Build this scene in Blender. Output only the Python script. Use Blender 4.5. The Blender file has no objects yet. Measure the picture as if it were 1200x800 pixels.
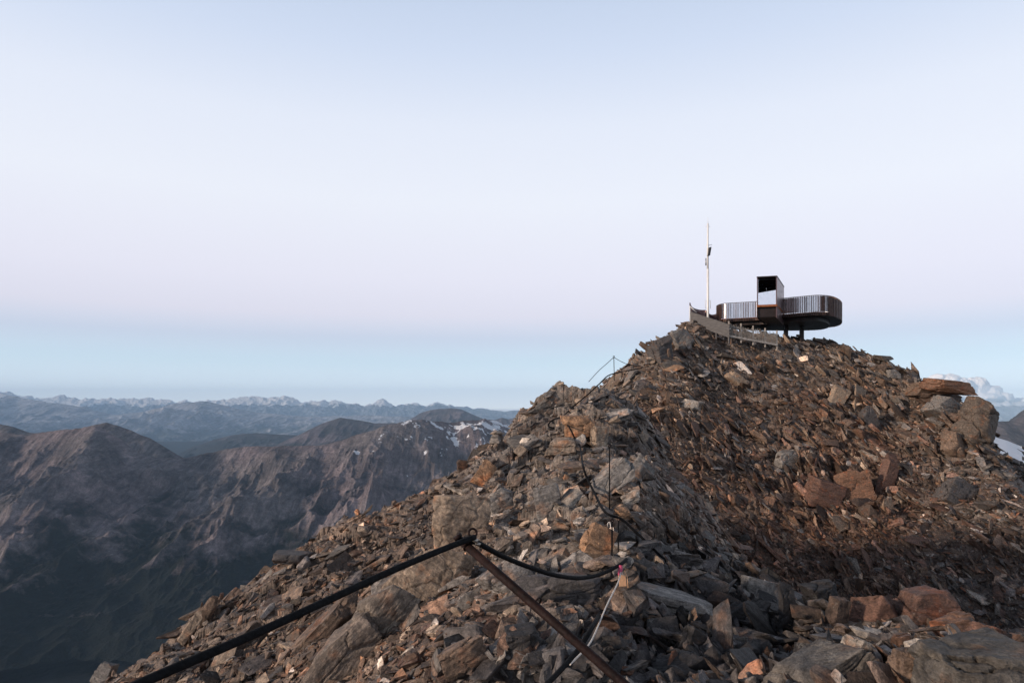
import bpy, bmesh, math, random
import numpy as np
from mathutils import Vector, Matrix
random.seed(7)
RNG = np.random.default_rng(11)
scene = bpy.context.scene
COL = scene.collection
R = math.radians

# ------------------------------------------------------------------ camera
cam_d = bpy.data.cameras.new("camera"); cam = bpy.data.objects.new("camera", cam_d); COL.objects.link(cam)
cam_d.lens = 24; cam_d.sensor_width = 36; cam_d.sensor_fit = 'HORIZONTAL'
cam_d.clip_start = 0.05; cam_d.clip_end = 200000
cam.location = (0, 0, 0); cam.rotation_euler = (math.pi / 2, 0, 0); cam_d.shift_y = 78 / 1200   # level camera, rising front
scene.camera = cam

def P(px, py, Y):
    """world point at distance Y ahead that stands where the survey of the place puts it"""
    return Vector(((px - 600) / 800 * Y, Y, (478 - py) / 800 * Y))

def proj(x, y, z):
    f = np.maximum(y, 1e-3)
    return 600 + 800 * x / f, 478 - 800 * z / f

# ------------------------------------------------------------------ numpy noise
def h2(ix, iy, seed):
    with np.errstate(over='ignore'):
        a = (ix.astype(np.int64) * 374761393 + iy.astype(np.int64) * 668265263 + seed * 1442695041) & 0xFFFFFFFF
        a = ((a ^ (a >> 13)) * 1274126177) & 0xFFFFFFFF
        a = ((a ^ (a >> 16)) * 2246822519) & 0xFFFFFFFF
        a = a ^ (a >> 15)
    return (a & 0xFFFFFF) / float(0x1000000)

def vn(x, y, seed=0):
    ix = np.floor(x); iy = np.floor(y); fx = x - ix; fy = y - iy
    fx = fx * fx * fx * (fx * (fx * 6 - 15) + 10); fy = fy * fy * fy * (fy * (fy * 6 - 15) + 10)
    ix = ix.astype(np.int64); iy = iy.astype(np.int64)
    a = h2(ix, iy, seed); b = h2(ix + 1, iy, seed); c = h2(ix, iy + 1, seed); d = h2(ix + 1, iy + 1, seed)
    return (a + (b - a) * fx + (c - a) * fy + (a - b - c + d) * fx * fy) * 2 - 1

def fbm(x, y, seed=0, oct=5, gain=.5):
    s = 0; a = 1; t = 0
    for o in range(oct):
        s = s + a * vn(x, y, seed + o * 17); t += a; a *= gain
        x, y = x * 1.9 * .8 - y * 1.9 * .6 + 3.1, x * 1.9 * .6 + y * 1.9 * .8 + 7.7
    return s / t

def ridged(x, y, seed=0, oct=5, gain=.5):
    s = 0; a = 1; t = 0; w = 1
    for o in range(oct):
        n = (1 - np.abs(vn(x, y, seed + o * 31))) ** 2 * w
        s = s + a * n; t += a; a *= gain; w = np.clip(n * 1.6, .15, 1)
        x, y = x * 2.0 * .8 - y * 2.0 * .6 + 1.1, x * 2.0 * .6 + y * 2.0 * .8 + 9.7
    return s / t

def facets(x, y, size, seed, stretch=1.8, ang=0.6, tilt=.6):
    """broken-block relief: every cell its own height and tilted top; also the distance to the joints"""
    c, s = math.cos(ang), math.sin(ang)
    wx = x + .25 * size * vn(x / size, y / size, seed + 5); wy = y + .25 * size * vn(x / size + 9, y / size, seed + 6)
    X = (wx * c + wy * s) / (size * stretch); Y = (-wx * s + wy * c) / size
    ix = np.floor(X).astype(np.int64); iy = np.floor(Y).astype(np.int64)
    b1 = np.full(X.shape, 9.); b2 = np.full(X.shape, 9.); hv = np.zeros(X.shape)
    for i in (-1, 0, 1):
        for j in (-1, 0, 1):
            cx = ix + i; cy = iy + j
            dx = X - cx - .1 - .8 * h2(cx, cy, seed); dy = Y - cy - .1 - .8 * h2(cx, cy, seed + 1)
            d = np.sqrt(dx * dx + dy * dy)
            hh = (h2(cx, cy, seed + 2) - .5) + tilt * ((h2(cx, cy, seed + 3) - .5) * dx * stretch + (h2(cx, cy, seed + 4) - .3) * dy) * 2
            near = d < b1
            b2 = np.where(near, b1, np.minimum(b2, d)); hv = np.where(near, hh, hv); b1 = np.where(near, d, b1)
    return hv, b2 - b1

# ------------------------------------------------------------------ materials
def nodemat(name):
    m = bpy.data.materials.new(name); m.use_nodes = True
    nt = m.node_tree
    for n in list(nt.nodes): nt.nodes.remove(n)
    return m, nt

class G:
    def __init__(s, nt): s.nt = nt
    def n(s, t, **k):
        o = s.nt.nodes.new(t)
        for a, b in k.items(): setattr(o, a, b)
        return o
    def l(s, a, b): s.nt.links.new(a, b)
    def math(s, op, a, b=None, c=None, clamp=False):
        o = s.n('ShaderNodeMath', operation=op, use_clamp=clamp)
        for i, q in enumerate((a, b, c)):
            if q is None: continue
            if isinstance(q, (int, float)): o.inputs[i].default_value = q
            else: s.l(q, o.inputs[i])
        return o.outputs[0]
    def ramp(s, fac, stops, interp='LINEAR'):
        r = s.n('ShaderNodeValToRGB'); r.color_ramp.interpolation = interp
        el = r.color_ramp.elements
        while len(el) < len(stops): el.new(.5)
        for e, (p, c) in zip(el, stops):
            e.position = p; e.color = (*c, 1) if len(c) == 3 else c
        s.l(fac, r.inputs[0]); return r.outputs[0]
    def mix(s, fac, a, b, bt='MIX'):
        o = s.n('ShaderNodeMix', data_type='RGBA', blend_type=bt)
        for i, q in ((0, fac), (6, a), (7, b)):
            if isinstance(q, (int, float)): o.inputs[i].default_value = q
            elif isinstance(q, tuple): o.inputs[i].default_value = (*q, 1)
            else: s.l(q, o.inputs[i])
        return o.outputs[2]
    def noise(s, vec, scale, detail=4, rough=.55, dist=0):
        o = s.n('ShaderNodeTexNoise'); s.l(vec, o.inputs['Vector'])
        o.inputs['Scale'].default_value = scale; o.inputs['Detail'].default_value = detail
        o.inputs['Roughness'].default_value = rough; o.inputs['Distortion'].default_value = dist
        return o.outputs['Fac']
    def mapv(s, vec, sc):
        o = s.n('ShaderNodeMapping'); s.l(vec, o.inputs[0]); o.inputs['Scale'].default_value = sc
        return o.outputs[0]

def rock_material(name, sat=1.0, crackscale=2.2, bump=.55, crackdark=.35):
    m, nt = nodemat(name); g = G(nt)
    out = g.n('ShaderNodeOutputMaterial'); b = g.n('ShaderNodeBsdfPrincipled'); g.l(b.outputs[0], out.inputs[0])
    lc = g.n('ShaderNodeAttribute', attribute_name='lc').outputs['Vector']
    ca = g.n('ShaderNodeAttribute', attribute_name='col').outputs['Color']
    band = g.noise(g.mapv(lc, (1.4, 2.2, 11)), 1.0, 7, .68, 1.2)
    blot = g.noise(lc, 3.2, 5, .6)
    mid = g.noise(lc, 14, 5, .65)
    fine = g.noise(g.mapv(lc, (1, 1, 2.5)), 70, 4, .7)
    vo = g.n('ShaderNodeTexVoronoi', feature='DISTANCE_TO_EDGE'); vo.inputs['Scale'].default_value = crackscale
    wob = g.n('ShaderNodeVectorMath', operation='ADD'); g.l(g.mapv(lc, (.8, 1, 1.7)), wob.inputs[0])
    wn = g.n('ShaderNodeTexNoise'); g.l(lc, wn.inputs['Vector']); wn.inputs['Scale'].default_value = 4
    ws = g.n('ShaderNodeVectorMath', operation='SCALE'); g.l(wn.outputs['Color'], ws.inputs[0]); ws.inputs['Scale'].default_value = .35
    g.l(ws.outputs[0], wob.inputs[1]); g.l(wob.outputs[0], vo.inputs['Vector'])
    crack = g.ramp(vo.outputs['Distance'], [(0, (0, 0, 0)), (.022, (1, 1, 1))])
    v1 = g.ramp(band, [(.3, (.6, .59, .58)), (.5, (1, 1, 1)), (.72, (1.5, 1.47, 1.42))])
    c = g.mix(1, ca, v1, 'MULTIPLY')
    c = g.mix(1, c, g.ramp(mid, [(.32, (.45, .44, .43)), (.5, (1, 1, 1)), (.68, (1.75, 1.73, 1.7))]), 'MULTIPLY')
    c = g.mix(1, c, g.ramp(fine, [(.3, (.5, .5, .5)), (.7, (1.55, 1.55, 1.55))]), 'MULTIPLY')
    # iron staining, pale mineral / lichen crusts
    c = g.mix(g.ramp(blot, [(.55, (0, 0, 0)), (.68, (.7, .7, .7))]), c, g.mix(1, c, (1.6, .95, .6), 'MULTIPLY'))
    lich = g.math('MULTIPLY', g.ramp(g.noise(lc, 6.5, 6, .7), [(.6, (0, 0, 0)), (.66, (.55, .55, .55))]), g.ramp(fine, [(.4, (0, 0, 0)), (.6, (1, 1, 1))]))
    c = g.mix(lich, c, (.30, .29, .26))
    c = g.mix(1, c, g.ramp(crack, [(0, (crackdark, crackdark * .97, crackdark * .95)), (1, (1, 1, 1))]), 'MULTIPLY')
    g.l(c, b.inputs['Base Color'])
    g.l(g.ramp(mid, [(.3, (.55, .55, .55)), (.7, (.85, .85, .85))]), b.inputs['Roughness'])
    b.inputs['Specular IOR Level'].default_value = .42
    hgt = g.math('ADD', g.math('MULTIPLY', band, .05), g.math('MULTIPLY', mid, .055))
    hgt = g.math('ADD', hgt, g.math('MULTIPLY', fine, .012))
    hgt = g.math('ADD', hgt, g.math('MULTIPLY', crack, .02))
    bp = g.n('ShaderNodeBump'); bp.inputs['Strength'].default_value = bump; bp.inputs['Distance'].default_value = 1.0
    g.l(hgt, bp.inputs['Height']); g.l(bp.outputs[0], b.inputs['Normal'])
    return m

def plain(name, col, rough=.6, metal=0., var=.25, scale=8., bump=.0, stretch=(1, 1, 1), col2=None):
    m, nt = nodemat(name); g = G(nt)
    out = g.n('ShaderNodeOutputMaterial'); b = g.n('ShaderNodeBsdfPrincipled'); g.l(b.outputs[0], out.inputs[0])
    tc = g.n('ShaderNodeTexCoord').outputs['Object']
    v = g.mapv(tc, stretch)
    n = g.noise(v, scale, 5, .6)
    c2 = col2 or tuple(min(1, q * (1 + var)) for q in col); c1 = tuple(q * (1 - var) for q in col)
    g.l(g.ramp(n, [(.3, c1), (.7, c2)]), b.inputs['Base Color'])
    b.inputs['Metallic'].default_value = metal
    g.l(g.ramp(g.noise(v, scale * 2.3, 3), [(.3, (max(0, rough - .12),) * 3), (.7, (min(1, rough + .12),) * 3)]), b.inputs['Roughness'])
    if bump:
        bp = g.n('ShaderNodeBump'); bp.inputs['Distance'].default_value = bump; g.l(g.noise(v, scale * 4, 4), bp.inputs['Height']); g.l(bp.outputs[0], b.inputs['Normal'])
    return m

M_ROCK = rock_material("schist")
M_STONE = rock_material("broken_schist", crackscale=.9, bump=.5)
M_BOLD = rock_material("boulder_schist", crackscale=.8, bump=.6, crackdark=.6)
M_CORTEN = plain("corten_steel", (.115, .065, .052), .42, .55, .45, 3, .002)
M_CORTEN_D = plain("dark_steel", (.028, .018, .016), .5, .4, .35, 3)
M_PURPLE = plain("portal_cladding", (.16, .10, .10), .35, .6, .25, 2)
M_DECK = plain("rusty_deck_edge", (.30, .10, .035), .7, .2, .5, 9, .002)
M_WHITE = plain("white_paint", (.88, .87, .84), .45, 0, .08, 6)
M_BLACK = plain("black_plastic", (.02, .02, .022), .45, 0, .3, 10)
M_GREYWOOD = plain("weathered_boards", (.11, .105, .105), .8, 0, .45, 3, .004, (1, 1, 9))
M_PALEWOOD = plain("bleached_lath", (.42, .37, .32), .85, 0, .4, 5, .003)
M_ROPE = plain("black_rubber_cable", (.006, .006, .007), .8, 0, .5, 30, .002)
M_ROPE.node_tree.nodes["Principled BSDF"].inputs["Specular IOR Level"].default_value = .15
M_RUST = plain("rusted_iron_bar", (.010, .007, .007), .7, .1, .6, 22, .003, col2=(.032, .015, .013))
M_RUST.node_tree.nodes["Principled BSDF"].inputs["Specular IOR Level"].default_value = .2
M_STEEL = plain("worn_steel", (.30, .27, .24), .4, .8, .3, 40)
M_MIRROR = plain("polished_lining", (.85, .87, .90), .12, 1.0, .03, 2)
M_PANEL = plain("brushed_metal_panel", (.80, .79, .84), .22, 1.0, .30, .9, stretch=(6, 6, .2), col2=(.92, .92, .95))
M_TAPE = plain("white_tape", (.72, .66, .60), .6, 0, .25, 60)
M_PINK = plain("pink_tape", (.55, .08, .16), .6, 0, .2, 60)
M_TAG = plain("peach_tag", (.80, .46, .26), .5, 0, .15, 60)

# ------------------------------------------------------------------ mesh helpers
def mesh_np(name, verts, faces_flat, nper, mat=None, smooth=False, attrs=None, parent=None):
    """faces_flat: flat indices, all faces with nper corners"""
    me = bpy.data.meshes.new(name)
    nv = len(verts); nf = len(faces_flat) // nper
    me.vertices.add(nv); me.vertices.foreach_set('co', np.ascontiguousarray(verts, np.float32).ravel())
    me.loops.add(nf * nper); me.loops.foreach_set('vertex_index', np.ascontiguousarray(faces_flat, np.int32))
    me.polygons.add(nf); me.polygons.foreach_set('loop_start', np.arange(0, nf * nper, nper, dtype=np.int32))
    try: me.polygons.foreach_set('loop_total', np.full(nf, nper, np.int32))
    except Exception: pass
    me.polygons.foreach_set('use_smooth', np.full(nf, smooth, bool))
    me.update(calc_edges=True)
    for k, v in (attrs or {}).items():
        if v.shape[1] == 3:
            a = me.attributes.new(k, 'FLOAT_VECTOR', 'POINT'); a.data.foreach_set('vector', np.ascontiguousarray(v, np.float32).ravel())
        else:
            a = me.attributes.new(k, 'FLOAT_COLOR', 'POINT'); a.data.foreach_set('color', np.ascontiguousarray(v, np.float32).ravel())
    if mat: me.materials.append(mat)
    o = bpy.data.objects.new(name, me); COL.objects.link(o)
    if parent: o.parent = parent
    return o

def tag(o, label=None, cat=None, group=None, kind=None):
    if label: o['label'] = label
    if cat: o['category'] = cat
    if group: o['group'] = group
    if kind: o['kind'] = kind
    return o

def empty(name, loc=(0, 0, 0)):
    o = bpy.data.objects.new(name, None); COL.objects.link(o); o.location = loc; o.empty_display_size = .3
    return o

class MB:
    def __init__(s): s.bm = bmesh.new()
    def box(s, c, ax, ay, az, bev=0):
        """centre + three half-axis vectors"""
        c = Vector(c); ax = Vector(ax); ay = Vector(ay); az = Vector(az)
        vs = [s.bm.verts.new(c + i * ax + j * ay + k * az) for i in (-1, 1) for j in (-1, 1) for k in (-1, 1)]
        fs = [(0, 1, 3, 2), (4, 6, 7, 5), (0, 4, 5, 1), (2, 3, 7, 6), (0, 2, 6, 4), (1, 5, 7, 3)]
        ff = [s.bm.faces.new([vs[i] for i in f]) for f in fs]
        if bev:
            es = list({e for f in ff for e in f.edges})
            bmesh.ops.bevel(s.bm, geom=es, offset=bev, segments=1, affect='EDGES')
        return s
    def bar(s, a, b, w, t, up=(0, 0, 1), bev=0):
        a = Vector(a); b = Vector(b); d = (b - a); L = d.length; d.normalize(); up = Vector(up)
        side = d.cross(up)
        if side.length < 1e-4: side = d.cross(Vector((1, 0, 0)))
        side.normalize(); u2 = side.cross(d).normalized()
        return s.box((a + b) / 2, d * L / 2, side * w / 2, u2 * t / 2, bev)
    def tube(s, pts, r, n=12, cap=True, wob=0):
        pts = [Vector(p) for p in pts]; rs = r if isinstance(r, (list, tuple)) else [r] * len(pts)
        prev = None; ring0 = None; up = Vector((0, 0, 1))
        d0 = (pts[1] - pts[0]).normalized(); nrm = d0.cross(up)
        if nrm.length < .05: nrm = d0.cross(Vector((0, 1, 0)))
        nrm.normalize()
        for i, p in enumerate(pts):
            d = (pts[min(i + 1, len(pts) - 1)] - pts[max(i - 1, 0)]).normalized()
            nrm = (nrm - d * nrm.dot(d)).normalized(); bn = d.cross(nrm)
            ring = []
            for k in range(n):
                a = 2 * math.pi * k / n; rr = rs[i] * (1 + wob * random.uniform(-1, 1))
                ring.append(s.bm.verts.new(p + (nrm * math.cos(a) + bn * math.sin(a)) * rr))
            if prev:
                for k in range(n): 
                    f = s.bm.faces.new((prev[k], prev[(k + 1) % n], ring[(k + 1) % n], ring[k])); f.smooth = True
            elif cap: s.bm.faces.new(ring[::-1])
            prev = ring
        if cap: s.bm.faces.new(prev)
        return s
    def torus(s, c, nrm, Rr, r, n=20, m=8):
        nrm = Vector(nrm).normalized(); a = nrm.orthogonal().normalized(); b = nrm.cross(a); c = Vector(c)
        rings = []
        for i in range(n):
            t = 2 * math.pi * i / n; rad = a * math.cos(t) + b * math.sin(t)
            rings.append([s.bm.verts.new(c + rad * (Rr + r * math.cos(2 * math.pi * k / m)) + nrm * r * math.sin(2 * math.pi * k / m)) for k in range(m)])
        for i in range(n):
            for k in range(m):
                f = s.bm.faces.new((rings[i][k], rings[(i + 1) % n][k], rings[(i + 1) % n][(k + 1) % m], rings[i][(k + 1) % m])); f.smooth = True
        return s
    def poly(s, pts):
        s.bm.faces.new([s.bm.verts.new(p) for p in pts]); return s
    def build(s, name, mat, parent=None):
        bmesh.ops.recalc_face_normals(s.bm, faces=s.bm.faces)
        me = bpy.data.meshes.new(name); s.bm.to_mesh(me); s.bm.free(); me.materials.append(mat)
        o = bpy.data.objects.new(name, me); COL.objects.link(o)
        if parent:
            o.parent = parent
            base = parent
            off = Vector(parent.location)
            while base.parent: base = base.parent; off += Vector(base.location)
            me.transform(Matrix.Translation(-off))
        return o

def smooth_path(pts, n=8):
    pts = [Vector(p) for p in pts]; out = []
    for i in range(len(pts) - 1):
        p0 = pts[max(i - 1, 0)]; p1 = pts[i]; p2 = pts[i + 1]; p3 = pts[min(i + 2, len(pts) - 1)]
        for k in range(n):
            t = k / n
            out.append(.5 * ((2 * p1) + (p2 - p0) * t + (2 * p0 - 5 * p1 + 4 * p2 - p3) * t * t + (3 * p1 - p0 - 3 * p2 + p3) * t ** 3))
    out.append(pts[-1]); return out

# ------------------------------------------------------------------ near terrain: survey points -> surface
CTRL = [  # (px, py, Y) seen points
 # spine (rope line)
 (730,668,5.2),(716,604,8.6),(695,548,11.5),(682,505,14.5),(700,470,18),(722,451,20.5),(690,461,21),(650,482,20.5),
 (640,620,8.2),(600,560,12.5),(640,520,14),(590,690,5.6),(560,760,4.6),(640,790,4.3),(700,740,4.8),(775,712,5.6),
 (780,640,8.0),(800,610,9.5),(760,560,12.5),(745,500,17),(740,468,20),(835,655,8.6),(870,670,7.8),(770,790,4.2),
 # left slope and its edge
 (604,505,20.5),(560,543,18.5),(538,564,17),(480,607,15.5),(430,627,14.5),(400,643,14),(320,670,12.5),(262,699,11.2),(232,722,10.6),
 (180,776,9.6),(120,808,9.0),(480,660,9.5),(400,700,8.6),(330,760,7.4),(450,770,5.6),(400,800,5.6),(250,800,7.2),
 # pit
 (820,700,6.0),(860,760,5.2),(900,790,4.6),(900,715,6.2),(850,690,6.9),
 # right foreground rim
 (1040,775,3.3),(1150,768,3.2),(1250,770,3.4),(960,800,3.4),(1020,730,5.0),(1090,722,5.2),(1140,745,4.8),(940,720,5.6),
 # summit hill
 (760,436,50),(765,418,52),(790,398,54),(808,386,55),(850,394,55.5),(910,402,56),(940,400,58),(972,405,58),(1002,420,57.5),(1042,440,56),
 (1062,442,54),(1085,449,51.5),(1110,462,48.5),(1130,468,46.5),(1145,482,44.8),(1156,502,43.2),(1166,540,41),(1182,574,39),(1205,600,37),(1260,630,36),
 (830,440,50.5),(900,440,51.5),(960,450,51),(1040,470,48.5),(1080,490,46.5),
 (790,480,46),(860,490,47),(930,490,47.5),(1000,500,46.5),(1080,530,43),(1140,570,40),
 (780,530,43),(850,550,42.8),(920,560,43),(1000,570,42),(1080,600,39),(1180,620,36),
 (860,610,39.5),(930,620,39.5),(1010,640,38),(1110,660,35.5),(1220,680,33),(900,660,37.5),(1000,700,35),(1100,720,33),(1250,740,30),(880,720,35),(1180,760,30),
]
pts = [tuple(P(*c)) for c in CTRL]
pts += [  # places the photo cannot show (behind crests, under the rim, round the camera)
 (0,0,-1.62),(1.5,0,-1.5),(-1.5,0.5,-1.9),(0,-2,-1.7),(3,-1,-1.3),(-4,-2,-3.2),(0,2,-1.62),(-1.2,2.6,-1.95),(1,2.2,-1.45),(2.2,2.0,-1.22),
 (-4,4,-4.0),(-7,6,-6.2),(-8.5,9,-8.0),(-9.5,12,-9.5),(-9,15,-9.5),(-8,18,-9.5),(-6,22,-8.5),(-3.5,25,-7),(-16,12,-18),(-18,22,-20),(-16,35,-18),(-14,50,-16),(-20,-5,-17),
 (4.5,9,-3.4),(6.5,8.5,-5.2),(7.5,11.5,-7.5),(10,16,-10.5),(10.5,22,-12),(7.5,24,-8.5),(8.5,18,-9.5),(6.3,14,-5.2),(5.2,19,-3.2),(8,29,-9.5),(14,28,-12.5),(18,20,-13),
 (5,6.6,-3.4),(7,5.5,-4.4),(10,9,-8.5),(15,12,-12),(20,10,-12),(6,2,-2.6),(12,0,-8),(24,22,-12),(35,20,-20),(40,35,-20),(36.5,47,-9),(31.2,41.6,-5.6),(32.4,44.5,-5.5),(34,50,-6),
 (3.5,24,-.2),(4.6,28,-.9),(6.5,34,-6),(8,40,-5),(2,30,-3),(1,40,-3.5),(4,50,-3),(7,58,1.0),(10,62,2),
 (14,58,5.6),(16.5,58.5,6.3),(22,60,6.1),(26,63,5.4),(18,64,5.4),(14,70,0),(25,75,-4),(32,64,0.5),(36,58,-2),(38,50,-5),(5,72,-10),(-5,62,-13),(40,72,-14),(20,86,-14),(0,85,-24),(45,85,-28),
]
pts = np.array(pts, float)
def tps_fit(p):
    n = len(p); xy = p[:, :2]; d2 = ((xy[:, None] - xy[None]) ** 2).sum(-1)
    K = .5 * d2 * np.log(d2 + 1e-9); K[np.arange(n), np.arange(n)] = 0
    K += np.eye(n) * .35
    A = np.zeros((n + 3, n + 3)); A[:n, :n] = K; A[:n, n] = 1; A[:n, n + 1:] = xy; A[n, :n] = 1; A[n + 1:, :n] = xy.T
    return np.linalg.solve(A, np.r_[p[:, 2], 0, 0, 0])
W = tps_fit(pts)
def base_h(x, y):
    x = np.asarray(x, float); y = np.asarray(y, float); sh = x.shape; x = x.ravel(); y = y.ravel()
    out = np.empty_like(x); n = len(pts)
    for s in range(0, len(x), 100000):
        X = x[s:s + 100000, None]; Y = y[s:s + 100000, None]
        d2 = (X - pts[None, :, 0]) ** 2 + (Y - pts[None, :, 1]) ** 2
        out[s:s + 100000] = (.5 * d2 * np.log(d2 + 1e-9)) @ W[:n] + W[n] + W[n + 1] * X[:, 0] + W[n + 2] * Y[:, 0]
    # the whole peak ends in a long steep flank
    r = np.hypot(x - 8, y - 25)
    far = -14 - .78 * (r - 48) - 10 * fbm(x / 30, y / 30, 3, 4)
    t = np.clip((r - 50) / 22, 0, 1); t = t * t * (3 - 2 * t)
    out = out * (1 - t) + np.minimum(far, 2) * t
    return out.reshape(sh)

def regions(x, y, z):
    """soft masks: spine outcrop, pit, bowl"""
    px, py = proj(x, y, z)
    near = (y < 24)
    spine = np.exp(-((px - 650) / 85) ** 2) * near * (py > 440)
    pit = np.clip(np.exp(-((px - 825) / 100) ** 2 - ((py - 735) / 75) ** 2) + .75 * np.exp(-((px - 650) / 90) ** 2 - ((py - 790) / 45) ** 2), 0, 1) * (y < 9.5)  # pit also sets where stone colours darken in place of shade
    blocks = np.exp(-((px - 985) / 75) ** 2 - ((py - 560) / 50) ** 2) * (y > 24) + .9 * np.exp(-((px - 985) / 45) ** 2 - ((py - 470) / 30) ** 2) * (y > 24)
    blocks = blocks + np.exp(-((px - 1130) / 45) ** 2 - ((py - 500) / 40) ** 2) * (y > 24) + .7 * np.exp(-((px - 790) / 40) ** 2 - ((py - 410) / 22) ** 2) * (y > 24)
    return px, py, spine, pit, np.clip(blocks, 0, 1)

def relief(x, y, z0):
    px, py, spine, pit, blocks = regions(x, y, z0)
    d = np.hypot(x, y)
    big, e1 = facets(x, y, 3.0, 21, 1.7, 2.3)
    midf, e2 = facets(x, y, 1.05, 41, 1.9, 2.5)
    sml, e3 = facets(x, y, .36, 61, 2.0, 2.2)
    tin, e4 = facets(x, y, .13, 81, 1.6, 2.6)
    nearf = np.clip((d - 2) / 8, .12, 1)
    a1 = (.45 + .8 * blocks) * np.clip((d - 12) / 26, 0, 1)
    a2 = (.24 + .22 * spine + .55 * blocks + .2 * pit) * nearf * np.clip(.45 + d / 40, 0, 1)
    a3 = (.10 + .16 * spine + .15 * blocks + .10 * pit) * np.clip(d / 6, .35, 1)
    h = big * a1 + midf * a2 + sml * a3 + tin * .05 * np.clip(1.2 - d / 30, 0, 1)
    h -= .30 * a2 * np.exp(-(e2 / .07) ** 2) + .5 * a3 * np.exp(-(e3 / .09) ** 2)
    h += .22 * fbm(x / 2.5, y / 2.5, 91, 5) * np.clip(d / 10, .15, 1) * (1 - .3 * spine)
    h += .01 * fbm(x * 9, y * 9, 97, 3)
    return h

PAL = {
 'brown': (.150, .104, .076), 'brown2': (.082, .056, .043), 'tan': (.280, .215, .162), 'grey': (.200, .186, .174),
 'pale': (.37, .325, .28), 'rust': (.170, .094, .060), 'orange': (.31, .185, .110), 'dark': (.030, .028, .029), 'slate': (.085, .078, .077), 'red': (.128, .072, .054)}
PN = list(PAL); PC = np.array([PAL[k] for k in PN])
def palette_weights(px, py, y, spine, pit, blocks, patch):
    n = len(px); w = np.zeros((n, len(PN)))
    def add(k, v): w[:, PN.index(k)] += v
    one = np.ones(n)
    add('brown', .9 * one); add('brown2', .8 * one); add('grey', .35 * one); add('tan', .30 * one); add('rust', .08 * one); add('slate', .25 * one)
    add('pale', .05 + .5 * spine); add('grey', 2.6 * spine); add('slate', .4 * spine); add('tan', .9 * spine); add('orange', .12 * spine); add('slate', .5 * spine)
    low = np.exp(-((px - 960) / 170) ** 2 - ((py - 630) / 90) ** 2) * (y > 12)
    add('red', 1.6 * low); add('rust', .5 * low + .5 * blocks); add('brown2', .8 * low)
    rg = np.clip((px - 1040) / 100, 0, 1) * (y > 20)
    add('grey', 1.1 * rg); add('slate', .8 * rg)
    top = np.exp(-((py - 415) / 40) ** 2) * (y > 24); add('grey', .9 * top); add('slate', .3 * top); add('tan', .4 * top)
    add('orange', np.clip(patch - .35, 0, 1) * .9); add('rust', np.clip(-patch - .2, 0, 1) * 1.5); add('red', np.clip(-patch - .3, 0, 1))
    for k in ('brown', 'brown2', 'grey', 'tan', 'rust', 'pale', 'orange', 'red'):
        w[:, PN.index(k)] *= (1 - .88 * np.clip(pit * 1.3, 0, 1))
    add('dark', 4.0 * np.clip(pit * 1.5, 0, 1)); add('slate', 1.2 * pit)  # dark schist, blackened further to stand in for shade in the hollow
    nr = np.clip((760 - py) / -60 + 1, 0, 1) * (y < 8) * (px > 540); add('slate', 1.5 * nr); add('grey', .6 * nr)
    left = np.clip((500 - px) / 150, 0, 1) * (y < 20); add('tan', .5 * left); add('brown', .6 * left)
    return w

# polar sampling of the surface, dense where the ground is close
az = np.concatenate([np.linspace(-180, -62, 60, endpoint=False), np.linspace(-62, 62, 1250, endpoint=False), np.linspace(62, 180, 60, endpoint=False)])
az = np.radians(az)
rr = np.concatenate([np.geomspace(.5, 75, 900, endpoint=False), np.geomspace(75, 1700, 70)])
A, RR = np.meshgrid(az, rr, indexing='ij')
X = RR * np.sin(A); Y = RR * np.cos(A)
Z0 = base_h(X, Y)
FX, FY = X.ravel(), Y.ravel()
Z = Z0 + (relief(FX, FY, Z0.ravel())).reshape(X.shape)
deep = np.clip((RR - 75) / 200, 0, 1)
Z = Z + deep * 30 * fbm(X / 120, Y / 120, 5, 5)
Z = np.maximum(Z, -930)
na, nr = X.shape
idx = np.arange(na * nr).reshape(na, nr); nx = np.roll(idx, -1, 0)
q = np.stack([idx[:, :-1], nx[:, :-1], nx[:, 1:], idx[:, 1:]], -1).reshape(-1, 4)[:, ::-1]
V = np.stack([X, Y, Z], -1).reshape(-1, 3)
# centre cap
cidx = len(V); V = np.vstack([V, [[0, 0, float(base_h(np.array([0.]), np.array([0.]))[0])]]])
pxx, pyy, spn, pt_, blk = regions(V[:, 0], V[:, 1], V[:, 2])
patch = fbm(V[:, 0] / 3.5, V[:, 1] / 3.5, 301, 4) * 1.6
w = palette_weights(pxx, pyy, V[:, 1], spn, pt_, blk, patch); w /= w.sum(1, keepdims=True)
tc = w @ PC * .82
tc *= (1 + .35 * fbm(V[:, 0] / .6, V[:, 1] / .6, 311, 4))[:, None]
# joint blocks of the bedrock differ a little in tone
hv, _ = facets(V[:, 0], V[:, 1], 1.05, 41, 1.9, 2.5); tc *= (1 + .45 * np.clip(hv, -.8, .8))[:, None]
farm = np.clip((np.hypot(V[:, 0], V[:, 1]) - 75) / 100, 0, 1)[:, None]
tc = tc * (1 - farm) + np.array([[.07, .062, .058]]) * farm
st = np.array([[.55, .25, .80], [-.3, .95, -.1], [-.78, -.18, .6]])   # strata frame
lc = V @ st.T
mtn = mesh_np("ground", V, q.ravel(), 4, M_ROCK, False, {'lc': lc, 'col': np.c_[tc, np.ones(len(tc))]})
mtn['kind'] = 'structure'
cap = bmesh.new()
ring = [cap.verts.new(V[idx[i, 0]]) for i in range(0, na)]; cv = cap.verts.new(V[cidx])
for i in range(na): cap.faces.new((cv, ring[(i + 1) % na], ring[i]))
me = bpy.data.meshes.new("ground"); cap.to_mesh(me); cap.free(); me.materials.append(M_ROCK)
co = bpy.data.objects.new("ground", me); COL.objects.link(co); co['kind'] = 'structure'

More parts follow.
